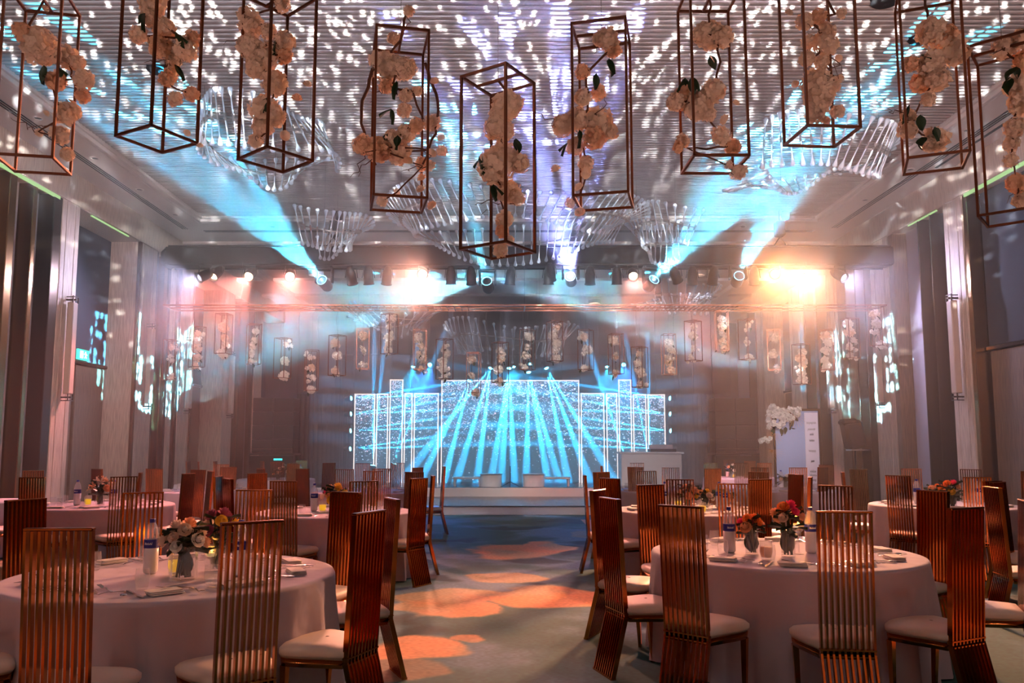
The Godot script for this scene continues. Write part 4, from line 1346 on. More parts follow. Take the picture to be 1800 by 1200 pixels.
func ceiling() -> void:
	var g := Geo.new(); g.box(P(0.1, 7.25, 12.0), Vector3(18.6, 0.3, 36.6))
	var c := struct("ceiling", g, M.void)
	g = Geo.new(); g.box(P(0.125, 6.97, 1.0), Vector3(14.55, 0.26, 14.2))
	part("front_panel", g, M.slat, c)
	var sl := Geo.new(); sl.cbox(Vector3.ZERO, Vector3(14.55, 0.05, 0.074), 0.012)
	var sm := sl.mesh()
	for i in 94:
		part("slat", sm, M.slat, c, P(0.125, SLATS + 0.025, 8.16 + 0.11 * i))
	g = Geo.new(); g.box(P(-8.05, 6.91, 7.1), Vector3(1.8, 0.38, 26.2)); part("soffit", g, M.plaster, c)
	g = Geo.new(); g.box(P(8.27, 6.91, 7.1), Vector3(1.74, 0.38, 26.2)); part("soffit", g, M.plaster, c)
	g = Geo.new(); g.box(P(0.125, 6.91, 19.35), Vector3(14.55, 0.38, 1.7)); part("soffit", g, M.plaster, c)
	g = Geo.new()
	for e in [[-7.11, 0.08, 6.77, 0.10], [-7.05, 0.06, 6.83, 0.08]]:
		g.cbox(P(e[0], e[2], 7.1), Vector3(e[1], e[3], 22.8), 0.01); g.cbox(P(0.25 - e[0], e[2], 7.1), Vector3(e[1], e[3], 22.8), 0.01)
	g.cbox(P(0.125, 6.77, 18.44), Vector3(14.5, 0.10, 0.08), 0.01); g.cbox(P(0.125, 6.83, 18.38), Vector3(14.4, 0.08, 0.06), 0.01)
	part("moulding", g, M.plaster, c)
	g = Geo.new(); g.box(P(0.1, 6.86, 25.1), Vector3(17.4, 0.40, 9.8)); part("far_panel", g, M.plaster, c)
	g = Geo.new()
	for z in [22.0, 24.6, 27.2]: g.cbox(P(0.1, 6.62, z), Vector3(17.4, 0.1, 0.35), 0.01)
	for x in [-7.2, 7.4]: g.cbox(P(x, 6.60, 25.1), Vector3(0.25, 0.14, 9.8), 0.01)
	part("moulding", g, M.plaster, c)
	g = Geo.new()
	for k in 3:
		g.box(P(-7.60 - 0.055 * k, 6.716, 13.5), Vector3(0.022, 0.014, 11.0)); g.box(P(7.86 + 0.055 * k, 6.716, 13.6), Vector3(0.022, 0.014, 10.6))
	g.box(P(0.125, 6.716, 19.15), Vector3(14.8, 0.014, 0.03)); g.box(P(0.125, 6.716, 19.25), Vector3(14.8, 0.014, 0.03))
	g.box(P(8.12, 6.716, 13.0), Vector3(0.05, 0.014, 3.4))
	part("air_slot", g, M.void, c)
	var dl := Geo.new(); dl.lathe([[0.001, -0.002], [0.058, -0.002], [0.06, 0.01]], 16)
	var ring := Geo.new(); ring.lathe([[0.058, 0.0], [0.06, -0.012], [0.085, -0.010], [0.087, 0.004]], 16)
	var dm := dl.mesh(); var rm := ring.mesh()
	for e in [[-7.42, 10.6], [-7.42, 12.4], [-7.42, 14.2], [-7.42, 16.0], [-7.42, 17.8], [7.68, 11.0], [7.68, 12.9], [7.68, 14.8], [7.68, 16.7], [-5.5, 18.8], [-2.2, 18.8], [2.4, 18.8], [5.7, 18.8]]:
		var d := part("downlight", rm, M.plaster, c, P(e[0], 6.72, e[1]))
		part("lens", dm, M.black, d)
	# round air outlets hidden among the slats
	for e in [[-4.9, 11.0], [5.5, 10.1], [4.6, 9.2]]:
		g = Geo.new(); g.lathe([[0.001, -0.03], [0.17, -0.03], [0.19, 0.0], [0.19, 0.03]], 20); g.lathe([[0.001, -0.045], [0.08, -0.045], [0.09, -0.03]], 16)
		single("air_outlet", g, M.truss_black, "round dark blue air outlet among the ceiling slats %s" % ("above the peach rose frame" if e[0] < 0 else ("by the soffit" if e[1] > 9.9 else "above the brightest frame")), "air outlet", P(e[0], SLATS + 0.02, e[1]))

func floor_and_stage() -> void:
	var g := Geo.new()
	var k := 0
	g.v = PackedVector3Array([P(-9, 0, -6), P(9.3, 0, -6), P(9.3, 0, 30), P(-9, 0, 30)])
	g.n = PackedVector3Array([Vector3.UP, Vector3.UP, Vector3.UP, Vector3.UP])
	g.t = PackedVector2Array([Vector2(-0.5 / 17, -6 / 18.6), Vector2(17.8 / 17, -6 / 18.6), Vector2(17.8 / 17, 30 / 18.6), Vector2(-0.5 / 17, 30 / 18.6)])
	g.ix = PackedInt32Array([0, 2, 1, 0, 3, 2])
	g.box(P(0.15, -0.11, 12.0), Vector3(18.4, 0.2, 36.4))
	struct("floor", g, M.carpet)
	var t := thing("dance_platform", "low dance platform with a glossy dark top and pale fascia", "stage", P(0.05, 0, 18.2))
	g = Geo.new(); g.cbox(Vector3(0, 0.09, -1.65), Vector3(8.0, 0.18, 3.3), 0.01)
	part("fascia", g, M.stage_white, t)
	g = Geo.new(); g.cbox(Vector3(0, 0.192, -1.65), Vector3(8.02, 0.024, 3.32), 0.006)
	part("top", g, M.stage_gloss, t)
	g = Geo.new(); g.box(Vector3(0, 0.178, 0.004), Vector3(8.0, 0.012, 0.016))
	part("edge_strip", g, M.steel, t)
	t = thing("stage_riser", "pale stage riser carrying the screen behind the glossy platform", "stage", P(0.05, 0, 21.5))
	g = Geo.new(); g.cbox(Vector3(0, 0.215, -2.2), Vector3(11.0, 0.43, 4.4), 0.01)
	part("body", g, M.stage_white, t)
	g = Geo.new(); g.box(Vector3(0, 0.436, -2.25), Vector3(10.9, 0.012, 4.3))
	part("top", g, M.stage_gloss, t)
	g = Geo.new()
	g.tube(wiggle(Vector3(-3.6, 0.09, 0.012), Vector3(-1.0, 0.2, 0.012), 0.02, 12), 0.008, 0.008, 5)
	part("cable", g, M.black, t)
	# screen flats: x0, x1, top
	var n := 0
	for e in SCREENS:
		var s := thing("screen_panel", e[3], "screen", P((e[0] + e[1]) / 2.0, 0.44, 24.3 + e[4]))
		var w: float = e[1] - e[0]
		var h: float = e[2] - 0.44
		g = Geo.new(); g.cbox(Vector3(0, h / 2, -0.06), Vector3(w, h, 0.1), 0.01)
		part("body", g, M.black, s)
		g = Geo.new()
		var u0 := rng.randf()
		var kk := g.v.size()
		g.quad(Vector3(-w / 2 + 0.02, 0.02, -0.004), Vector3(w / 2 - 0.02, 0.02, -0.004), Vector3(w / 2 - 0.02, h - 0.02, -0.004), Vector3(-w / 2 + 0.02, h - 0.02, -0.004))
		var uw := w / 4.2
		g.t = PackedVector2Array([Vector2(u0, 1.0), Vector2(u0 + uw, 1.0), Vector2(u0 + uw, 0.0), Vector2(u0, 0.0)])
		part("sequin_screen", g, M.sequin, s)
		g = Geo.new()
		for x in [-w / 2 + 0.018, w / 2 - 0.018]: g.box(Vector3(x, h / 2, 0.005), Vector3(0.03, h, 0.025))
		g.box(Vector3(0, h - 0.012, 0.005), Vector3(w, 0.03, 0.025))
		part("edge_light", g, M.edge_led, s)
		n += 1
	# dark masking flats on both sides
	for e in [[-6.7, -4.75, "black masking flat between the speaker stack and the sequin screen, entrance sign side"], [4.9, 6.85, "black masking flat between the sequin screen and the speaker stack by the welcome board"]]:
		g = Geo.new()
		var w: float = e[1] - e[0]
		for i in 14: g.tube([Vector3(-w / 2 + w * (i + 0.5) / 14, 0, 0), Vector3(-w / 2 + w * (i + 0.5) / 14, 3.2, 0)], 0.085, 0.08, 8)
		single("masking_drape", g, M.drape, e[2], "drape", P((e[0] + e[1]) / 2, 0.0, 26.2))
	# speaker stacks
	for s in [-1.0, 1.0]:
		var x0: float = -7.1 if s < 0 else 7.15
		var who: String = "on the exit strip side" if s < 0 else "behind the welcome board"
		var st := thing("speaker_platform", "black scaffold platform %s" % who, "platform", P(x0, 0, 25.3))
		g = Geo.new(); g.cbox(Vector3(0, 1.28, 0), Vector3(1.36, 0.06, 0.9), 0.01)
		part("deck", g, M.black, st)
		g = Geo.new(); g.box(Vector3(0, 0.62, 0.44), Vector3(1.34, 1.22, 0.02))
		part("skirt", g, M.black_cloth, st)
		g = Geo.new(); g.box(Vector3(0, 1.34, 0.45), Vector3(1.3, 0.014, 0.014)); g.box(Vector3(0, 1.44, 0.45), Vector3(1.3, 0.012, 0.012))
		for x in [-0.64, 0.64]: g.box(Vector3(x, 1.38, 0.45), Vector3(0.014, 0.14, 0.014))
		part("guard_rail", g, M.steel, st)
		for i in 2:
			for j in 4:
				var cb := thing("speaker_cabinet", "%s black speaker cabinet, %s column, stack %s" % [["lowest", "second lowest", "second highest", "topmost"][j], "inner" if (i == 1) == (s < 0) else "outer", who], "speaker", P(x0 - 0.32 + 0.64 * i, 1.312 + 0.425 * j, 25.3), 0.0, "black speaker cabinets in the two stacks")
				g = Geo.new(); g.cbox(Vector3(0, 0.21, 0), Vector3(0.63, 0.42, 0.7), 0.015)
				part("cabinet", g, M.black, cb)
				g = Geo.new(); g.box(Vector3(0, 0.21, 0.354), Vector3(0.57, 0.36, 0.012))
				part("grille", g, M.truss_black, cb)

func rigging() -> void:
	# main truss, boxed in black cloth
	var t := thing("lighting_truss", "long black boxed truss spanning the room before the stage", "truss", P(0.56, 5.42, 17.3))
	var g := Geo.new(); g.cbox(Vector3(0, 0.195, 0), Vector3(15.74, 0.39, 0.42), 0.02)
	part("cover", g, M.truss_black, t)
	g = Geo.new(); g.cbox(Vector3(-7.87, 0.17, 0.0), Vector3(0.24, 0.44, 0.44), 0.1)
	part("end_block", g, M.truss_black, t)
	g = Geo.new()
	for y in [-0.012, 0.40]:
		for z in [-0.2, 0.2]: g.tube([Vector3(-7.8, y, z), Vector3(7.8, y, z)], 0.022, 0.022, 6)
	part("chords", g, M.black, t)
	for e in [[-3.72, "black chain hoist holding the truss beside the small fin chandelier"], [6.05, "chain hoist with a looped chain bag above the brightest can"]]:
		var h := thing("chain_hoist", e[1], "hoist", P(e[0], 5.83, 17.3))
		g = Geo.new(); g.tube([Vector3(0, 0.02, 0), Vector3(-0.12, 0.0, 0)], 0.01, 0.01, 5); g.tube([Vector3(0, 0.24, 0), Vector3(-0.17, 0.0, 0)], 0.014, 0.014, 5); g.tube([Vector3(0, 0.24, 0), Vector3(0.17, 0.0, 0)], 0.014, 0.014, 5)
		part("sling", g, M.black, h)
		g = Geo.new(); g.cbox(Vector3(0, 0.42, 0), Vector3(0.2, 0.34, 0.22), 0.03)
		part("motor", g, M.black, h)
		g = Geo.new(); g.tube([Vector3(0, 0.58, 0), Vector3(0, 0.88, 0)], 0.012, 0.012, 6)
		part("chain", g, M.steel, h)
		g = Geo.new(); g.lathe([[0.001, 0.60], [0.08, 0.62], [0.09, 0.74], [0.07, 0.80], [0.001, 0.81]], 12, Vector3(0.12, 0, 0.05))
		part("chain_bag", g, M.void, h)
	# rails that carry the flower frames
	for e in [[16.7, 17.4, -7.12, 8.02, "long copper rail frame hung under the truss carrying the far flower frames", 1.0], [3.5, 4.1, -3.4, 3.6, "copper rail frame overhead carrying the near flower frames", 2.4]]:
		var r := thing("hanging_rail", e[4], "rail", P((e[2] + e[3]) / 2, 4.457, (e[0] + e[1]) / 2))
		var hw: float = (e[3] - e[2]) / 2
		var hz: float = (e[1] - e[0]) / 2
		for z in [-hz, 0.0, hz]:
			g = Geo.new(); g.box(Vector3(0, 0, z), Vector3(hw * 2, 0.03, 0.03 if absf(z) > 0.01 else (0.03 if e[5] < 2 else 0.18)))
			part("long_rail", g, M.copper_frame, r)
		for x in [-hw, -hw * 0.5, 0.0, hw * 0.5, hw]:
			g = Geo.new(); g.box(Vector3(x, 0, 0), Vector3(0.03, 0.03, hz * 2))
			part("cross_rail", g, M.copper_frame, r)
		if e[5] < 2:
			for q in [[-4.3, -1.2], [2.35, 4.5]]:
				for i in 22:
					g = Geo.new(); g.box(Vector3(lerpf(q[0], q[1], i / 21.0), 0.0, 0), Vector3(0.018, 0.018, hz * 2))
					part("rung", g, M.copper_frame, r)
		for x in [-hw * 0.8, 0.0, hw * 0.8]:
			g = Geo.new(); g.tube([Vector3(x, 0.01, 0), Vector3(x, e[5], 0)], 0.004, 0.004, 5)
			part("hanger", g, M.steel, r)

# ---------------------------------------------------------------- where things stand: x, depth (metres)
const TABLES := [
	[-2.00, 5.03, "cream rose table", 0.955, 2, 0.31],
	[2.05, 6.03, "hot pink rose table", 0.955, 2, 0.25],
	[-2.00, 9.75, "yellow rose table", 0.930, 1, 0.30],
	[-5.35, 10.85, "peach lily table", 0.930, 1, 0.30],
	[2.28, 10.00, "white bloom table", 0.930, 1, 0.20],
	[5.85, 10.85, "orange rose table", 0.930, 1, 0.30],
	[5.75, 6.95, "table behind the glinting chair", 0.950, 0, 0.30],
	[-2.35, 14.10, "dim platform corner table", 0.930, 1, 0.30],
	[-5.20, 14.40, "dim blue panel table", 0.930, 1, 0.20],
	[2.75, 14.60, "dim stage counter table", 0.930, 1, 0.30],
	[5.00, 14.60, "dim welcome board table", 0.930, 1, 0.30],
	[-5.40, 19.40, "farthest exit strip table", 0.900, 0, 0.30],
	[5.90, 20.30, "farthest welcome board table", 0.900, 0, 0.30]]
const CHAIRS := [
	[-3.21, 5.50], [-6.86, 11.89], [-5.39, 9.33], [-6.37, 12.77], [-4.46, 9.59], [-5.54, 12.93], [-2.79, 6.33], [-7.01, 18.70],
	[-6.81, 19.23], [-7.45, 19.23], [-4.90, 11.01], [-4.12, 10.67], [-4.61, 12.31], [-4.17, 11.62], [-3.39, 9.68], [-3.04, 9.00],
	[-5.51, 15.90], [-4.71, 13.97], [-3.22, 10.67], [-3.85, 12.93], [-5.70, 19.23], [-5.06, 18.21], [-5.07, 20.44], [-4.32, 16.75],
	[-3.19, 12.93], [-3.71, 17.33], [-2.25, 8.35], [-2.04, 6.69], [-1.19, 3.89], [-2.46, 12.61], [-2.93, 16.94], [-1.43, 8.35],
	[-1.88, 11.76], [-1.93, 12.93], [-2.25, 17.33], [-1.23, 6.37], [-0.76, 5.59], [-1.23, 11.25], [-1.43, 13.61], [-0.94, 9.09],
	[-0.86, 9.95], [-1.05, 14.36], [-0.73, 4.47], [-1.93, 3.57], [1.00, 10.05], [1.78, 14.77], [1.35, 11.25], [1.18, 9.08],
	[0.77, 6.69], [0.73, 5.62], [2.26, 13.97], [2.84, 17.33], [2.06, 11.76], [2.79, 13.61], [1.36, 7.56], [1.90, 8.78],
	[3.32, 12.93], [4.41, 17.33], [5.86, 21.13], [5.05, 17.33], [6.00, 19.81], [4.28, 13.61], [3.52, 11.25], [2.76, 8.78],
	[5.55, 17.33], [1.06, 4.90], [2.19, 7.79], [4.92, 13.61], [3.71, 10.35], [3.54, 9.41], [6.19, 15.61], [5.48, 13.97],
	[4.68, 11.25], [5.49, 12.61], [3.01, 7.40], [1.87, 4.50], [4.81, 9.95], [6.47, 12.93], [3.43, 6.53], [2.68, 4.75],
	[7.23, 12.61], [5.46, 9.41], [4.28, 7.15], [4.90, 8.09], [7.44, 11.49], [-2.85, 3.95], [-3.42, 4.55], [3.45, 5.42],
	[5.00, 8.35], [6.60, 8.30], [7.20, 7.20], [-6.90, 10.60], [6.90, 9.70]]
const NEAR_FRAMES := [
	["copper frame of cream hydrangeas before the dark fabric wall", -2.304, 2.893, 3.836, 0.190],
	["copper frame turned edge on with peach roses and a long bare twig", -1.662, 2.982, 3.740, 1.051],
	["copper frame packed with cream hydrangeas before the cyan lit chandelier", -1.129, 2.928, 3.871, 0.849],
	["copper frame wrapped in curling brown branches and small blossoms", -0.521, 2.713, 3.898, 0.213],
	["lowest copper frame, hanging at the middle before the ring chandelier", -0.026, 2.450, 3.786, 0.986],
	["copper frame with a broad hydrangea cluster and one blossom hanging loose", 0.483, 2.692, 3.789, 1.334],
	["copper frame with the brightest orange lit hydrangeas", 1.017, 2.871, 3.776, 0.011],
	["copper frame of peach blossoms before the fanned chandelier", 1.536, 3.008, 3.769, 0.078],
	["copper frame of pale hydrangeas crossing the air slots of the soffit", 2.067, 2.867, 3.744, 1.179],
	["copper frame of cream hydrangeas reaching over the wood doors", 2.460, 2.620, 3.800, 0.873]]
const NEAR_FLOWERS := [
	[[-0.006, 0.626, 0.070], [-0.048, 0.611, 0.065], [-0.071, 0.656, 0.043], [0.011, 0.567, 0.049], [0.223, 0.434, 0.049], [0.126, 0.552, 0.054], [0.090, 0.425, 0.049], [0.146, 0.287, 0.049], [0.138, 0.243, 0.038], [0.144, 0.133, 0.043], [0.160, 0.054, 0.032], [0.020, 0.278, 0.019], [-0.007, 0.179, 0.019], [0.003, 0.808, 0.022], [0.207, 0.360, 0.032], [0.173, 0.214, 0.027], [0.184, 0.522, 0.038]],
	[[-0.056, 0.691, 0.068], [-0.007, 0.580, 0.053], [-0.095, 0.507, 0.042], [0.005, 0.449, 0.053], [0.100, 0.472, 0.058], [0.134, 0.530, 0.037], [0.043, 0.337, 0.037], [0.053, 0.285, 0.037], [0.076, 0.208, 0.034], [0.166, 0.219, 0.034], [0.146, 0.029, 0.018], [0.189, -0.014, 0.018], [-0.066, 0.612, 0.042], [0.048, 0.415, 0.037]],
	[[-0.148, 0.715, 0.060], [-0.143, 0.579, 0.060], [-0.057, 0.544, 0.060], [0.027, 0.615, 0.049], [-0.052, 0.664, 0.038], [0.029, 0.544, 0.038], [-0.103, 0.475, 0.055], [-0.015, 0.394, 0.060], [-0.068, 0.267, 0.068], [-0.082, 0.188, 0.055], [-0.010, 0.223, 0.049], [0.101, 0.312, 0.027], [-0.108, 0.106, 0.035], [0.041, 0.129, 0.027], [0.156, 0.377, 0.022], [0.013, 0.806, 0.038], [-0.179, 0.775, 0.044]],
	[[-0.059, 0.712, 0.077], [0.027, 0.694, 0.055], [-0.105, 0.742, 0.049], [-0.066, 0.598, 0.036], [0.029, 0.562, 0.033], [0.021, 0.494, 0.033], [-0.175, 0.287, 0.047], [-0.098, 0.266, 0.060], [-0.004, 0.278, 0.060], [0.032, 0.375, 0.044], [0.088, 0.384, 0.038], [0.165, 0.414, 0.038], [0.086, 0.583, 0.025], [0.177, 0.613, 0.022], [0.214, 0.325, 0.022], [0.214, 0.281, 0.025], [0.161, 0.258, 0.027], [0.110, 0.220, 0.033], [0.159, 0.190, 0.025], [0.111, 0.149, 0.027], [0.106, 0.088, 0.027], [0.044, 0.984, 0.027], [-0.041, 0.884, 0.033], [-0.015, 0.068, 0.025], [-0.076, 0.004, 0.027], [0.163, 0.004, 0.027], [0.048, 0.205, 0.027], [-0.033, 0.331, 0.038]],
	[[0.040, 0.729, 0.069], [0.076, 0.737, 0.048], [0.004, 0.688, 0.048], [-0.007, 0.602, 0.059], [0.040, 0.593, 0.043], [-0.007, 0.414, 0.085], [0.048, 0.459, 0.064], [0.103, 0.422, 0.045], [-0.024, 0.365, 0.048], [0.048, 0.300, 0.059], [0.094, 0.244, 0.035], [0.020, 0.272, 0.037], [0.031, 0.140, 0.040], [0.020, 0.084, 0.032], [0.012, 0.001, 0.035], [0.053, 0.043, 0.024], [0.012, 0.502, 0.043]],
	[[0.027, 0.808, 0.053], [-0.007, 0.829, 0.037], [0.057, 0.764, 0.037], [-0.098, 0.641, 0.035], [-0.100, 0.505, 0.040], [-0.016, 0.563, 0.035], [-0.192, 0.381, 0.053], [-0.128, 0.401, 0.053], [-0.026, 0.389, 0.069], [-0.046, 0.303, 0.053], [-0.130, 0.286, 0.043], [-0.230, 0.161, 0.027], [-0.084, 0.189, 0.037], [-0.084, 0.132, 0.029], [-0.121, 0.059, 0.024], [-0.160, 0.003, 0.024], [-0.114, -0.051, 0.027], [0.034, 0.338, 0.037]],
	[[0.003, 0.670, 0.066], [0.050, 0.640, 0.053], [-0.044, 0.661, 0.048], [-0.124, 0.349, 0.061], [-0.071, 0.292, 0.069], [-0.005, 0.349, 0.053], [0.043, 0.390, 0.032], [-0.181, 0.312, 0.043], [0.036, 0.140, 0.043], [0.098, 0.091, 0.037], [0.046, 0.206, 0.027], [0.121, -0.031, 0.037], [0.067, -0.002, 0.021], [0.104, 0.292, 0.019], [-0.149, 0.120, 0.032], [-0.178, 0.074, 0.027], [-0.022, 0.240, 0.032]],
	[[-0.070, 0.569, 0.040], [-0.005, 0.587, 0.037], [0.039, 0.519, 0.042], [0.107, 0.602, 0.024], [-0.070, 0.373, 0.037], [0.028, 0.440, 0.048], [-0.027, 0.249, 0.069], [-0.022, 0.171, 0.066], [0.056, 0.266, 0.037], [0.084, 0.258, 0.027], [0.109, 0.403, 0.019], [-0.104, 0.278, 0.019], [0.119, 0.310, 0.019], [0.083, 0.122, 0.032], [0.029, 0.085, 0.027], [-0.024, 0.122, 0.048], [-0.147, 0.608, 0.021], [-0.032, 0.490, 0.035], [0.005, 0.359, 0.035]],
	[[-0.003, 0.639, 0.066], [0.079, 0.627, 0.058], [0.093, 0.532, 0.063], [-0.004, 0.482, 0.063], [0.020, 0.408, 0.058], [-0.035, 0.416, 0.047], [-0.094, 0.494, 0.037], [-0.111, 0.179, 0.045], [0.023, 0.131, 0.058], [-0.099, 0.245, 0.034], [-0.006, 0.103, 0.042], [-0.036, 0.302, 0.032]],
	[[0.025, 0.865, 0.054], [0.082, 0.886, 0.048], [0.058, 0.652, 0.054], [0.060, 0.553, 0.059], [0.024, 0.437, 0.048], [0.028, 0.371, 0.035], [0.054, 0.180, 0.048], [0.103, 0.777, 0.054], [0.014, 0.285, 0.032], [0.056, 0.087, 0.037]]]
const NEAR_LEAVES := [
	[[0.053, 0.482], [0.138, 0.464]],
	[[0.087, 0.518], [-0.062, 0.604], [0.100, 0.343]],
	[[-0.010, 0.606], [-0.038, 0.303]],
	[[-0.009, 0.609], [-0.036, 0.471], [-0.056, 0.345], [0.000, 0.330]],
	[[0.086, 0.535], [-0.078, 0.456], [-0.023, 0.304], [-0.091, 0.436]],
	[[0.028, 0.694], [-0.036, 0.613], [-0.177, 0.279], [-0.119, 0.330]],
	[[-0.116, 0.409], [-0.016, 0.532], [-0.137, 0.423]],
	[[0.001, 0.319], [-0.019, 0.296]],
	[[-0.049, 0.534], [-0.126, 0.276], [-0.089, 0.107], [-0.094, 0.213], [-0.024, 0.157]],
	[[0.008, 0.691], [0.033, 0.734]]]
const FAR_FRAMES := [
	[-7.05, 2.91], [-6.51, 3.19], [-5.96, 3.47], [-5.31, 3.25], [-4.69, 2.95], [-4.07, 2.69], [-3.53, 3.01], [-2.99, 3.15],
	[-2.43, 3.47], [-1.77, 3.13], [-1.25, 2.93], [-0.63, 2.64], [-0.07, 2.86], [0.51, 3.13], [1.09, 3.31], [1.75, 3.13],
	[2.39, 3.04], [2.89, 2.76], [3.51, 3.03], [4.04, 3.32], [4.65, 3.53], [5.19, 3.35], [5.75, 3.13], [6.32, 2.82],
	[6.87, 3.13], [7.39, 3.37], [7.96, 3.64]]
const CARPET_AND_LIGHT_BLOBS := [[0.15, 11.97, 0.67, 0.95, 1.00], [0.62, 12.45, 0.45, 0.86, 1.00], [1.65, 11.49, 0.27, 1.22, 0.90], [0.04, 9.59, 0.45, 0.41, 0.90], [0.42, 8.42, 0.68, 0.68, 1.00], [-0.52, 8.49, 0.61, 0.47, 0.90], [-0.51, 7.85, 0.48, 0.51, 0.90], [-0.63, 6.33, 0.33, 0.44, 1.00], [-0.27, 6.66, 0.16, 0.15, 0.80], [0.41, 16.92, 1.05, 1.28, 0.25], [-0.80, 5.77, 0.31, 0.36, 0.50], [1.57, 14.21, 0.34, 0.90, 0.50]]  # peach pattern patches, with the orange lamplight on the near aisle painted in
const SCREENS := [
	[-1.879, 2.289, 3.504, "tall wide middle sequin screen with a white light edge", 0.05],
	[-2.693, -1.943, 3.105, "sequin screen panel joining the wide middle screen, exit strip side", 0.00],
	[-2.986, -2.730, 3.106, "narrow sequin strip beside the tall slim panel, exit strip side", 0.02],
	[-3.410, -3.002, 3.507, "tall slim sequin panel on the exit strip side", -0.12],
	[-3.822, -3.463, 3.089, "narrow sequin panel outside the tall slim one, exit strip side", 0.02],
	[-4.491, -3.859, 3.090, "outermost sequin screen panel on the exit strip side", 0.04],
	[2.318, 3.034, 3.105, "sequin screen panel joining the wide middle screen, counter side", 0.00],
	[3.088, 3.429, 3.106, "narrow sequin strip beside the tall slim panel, counter side", 0.02],
	[3.443, 3.834, 3.507, "tall slim sequin panel on the counter side", -0.12],
	[3.890, 4.299, 3.072, "narrow sequin panel outside the tall slim one, counter side", 0.02],
	[4.337, 4.866, 3.073, "outermost sequin screen panel on the counter side", 0.04]]
const LIT_CANS := [
	[-6.22, 5.24, "first lit pink can from the leaf lit columns", -8.0, 1.0, 13.0, [1.0, 0.56, 0.50], 70.0, 22.0],
	[-5.48, 5.22, "second lit pink can from the leaf lit columns", -5.8, 0.8, 10.6, [1.0, 0.56, 0.50], 110.0, 24.0],
	[-4.62, 5.21, "third lit pink can, beside the first cyan fan", -2.6, 0.7, 9.5, [1.0, 0.56, 0.50], 110.0, 24.0],
	[-1.73, 5.24, "bright lit can over the far pink chandelier", -2.6, 0.7, 5.0, [1.0, 0.66, 0.55], 110.0, 24.0],
	[1.02, 5.22, "small lit can turned among dark ones near the middle", 1.6, 0.5, 20.5, [1.0, 0.56, 0.50], 60.0, 18.0],
	[2.80, 5.22, "lit can firing straight down beside the broad cyan fan", 2.4, 0.6, 10.0, [1.0, 0.62, 0.54], 55.0, 22.0],
	[3.73, 5.18, "small lit can tipped towards the ribbed rail", 6.5, 0.5, 20.5, [1.0, 0.56, 0.50], 60.0, 18.0],
	[5.88, 5.24, "orange lit can beside the brightest one", 1.2, 0.5, 3.2, [1.0, 0.64, 0.38], 200.0, 24.0],
	[6.56, 5.16, "brightest lit can glaring beside the pillar end of the truss", 2.6, 0.8, 6.5, [1.0, 0.70, 0.56], 230.0, 26.0]]
const DARK_CANS := [
	[-3.30, "first past the wall side cyan fan", 0.40, 2.00],
	[-2.93, "second past the wall side cyan fan", 0.10, 1.00],
	[-2.53, "third past the wall side cyan fan", -0.50, 1.50],
	[-1.14, "just before the second cyan fan, nose down", 0.00, 0.60],
	[-0.70, "close beside the second cyan fan", 0.10, 1.60],
	[0.15, "just past the second cyan fan", -0.30, 0.80],
	[0.98, "just before the white violet fan, nose down", 0.00, 0.70],
	[1.88, "just past the white violet fan", 0.10, 1.40],
	[2.46, "just before the can firing straight down", 0.05, 0.70],
	[4.10, "just past the tipped small lit can", 0.20, 1.00],
	[4.55, "just before the last cyan fan", -0.20, 1.50],
	[5.44, "between the last cyan fan and the orange can", 0.30, 1.50]]
const TOP_BEAMS := [
	[-0.99, 3.46, [[-2.36, 22.60], [-1.68, 22.60]], "first beam lamp over the screen, hidden behind a hanging frame"],
	[-0.37, 3.84, [[-2.91, 22.60], [-1.34, 22.60], [-0.74, 22.60]], "second beam lamp over the screen from the exit strip side"],
	[0.17, 3.84, [[-0.36, 22.60], [0.31, 22.60], [-0.08, 22.60]], "third beam lamp over the screen, right at its middle"],
	[0.74, 3.72, [[0.63, 22.60], [1.26, 22.60], [1.57, 22.60]], "fourth beam lamp over the screen behind a hanging frame"],
	[1.26, 3.84, [[1.81, 22.60], [2.44, 22.60], [3.15, 22.60]], "last beam lamp over the screen towards the counter"]]
const FLOOR_BEAMS := [
	[-3.71, 0.94, [[-3.79, 4.57, 23.5], [-3.54, 3.90, 23.5]], "beam lamp on a stand at the outer sequin panels, exit strip side"],
	[-3.11, 0.99, [[-2.08, 3.90, 23.5], [-2.50, 4.57, 23.5]], "beam lamp on a stand before the tall slim panel, exit strip side"],
	[3.52, 1.02, [[2.50, 4.24, 23.5], [2.26, 5.25, 23.5]], "beam lamp on a stand behind the white counter"],
	[4.16, 0.99, [[4.23, 5.25, 23.5], [3.66, 4.24, 23.5]], "beam lamp on a stand at the outer sequin panels, counter side"]]
const BOTTLES := [
	[1.648, 5.995, "tall water bottle beside the orange and pink rose vase"],
	[2.232, 5.964, "water bottle beside the candle on a stem, half hidden by a chair back"],
	[-2.147, 5.018, "tall water bottle beside the cream rose vase, in full view"],
	[-1.576, 4.932, "water bottle seen through the slats on the cream rose table"],
	[-5.584, 10.714, "water bottle on the wall side of the peach lily vase"],
	[-5.108, 10.714, "water bottle on the aisle side of the peach lily vase"],
	[-2.262, 9.782, "water bottle on the yellow rose table"],
	[2.018, 10.227, "water bottle on the white and peach flower table, aisle side"],
	[2.700, 10.227, "first of the water bottles seen through slats on the white and peach table"],
	[2.666, 9.867, "second of the water bottles seen through slats on the white and peach table"],
	[5.581, 11.030, "water bottle by the orange roses, aisle side"],
	[6.406, 11.015, "water bottle by the orange roses, behind slats"],
	[-4.864, 19.523, "water bottle on the dim table before the platform corner"],
	[5.650, 20.559, "water bottle on the dim table before the stage counter"],
	[5.158, 15.158, "water bottle on the dim table before the welcome board"]]
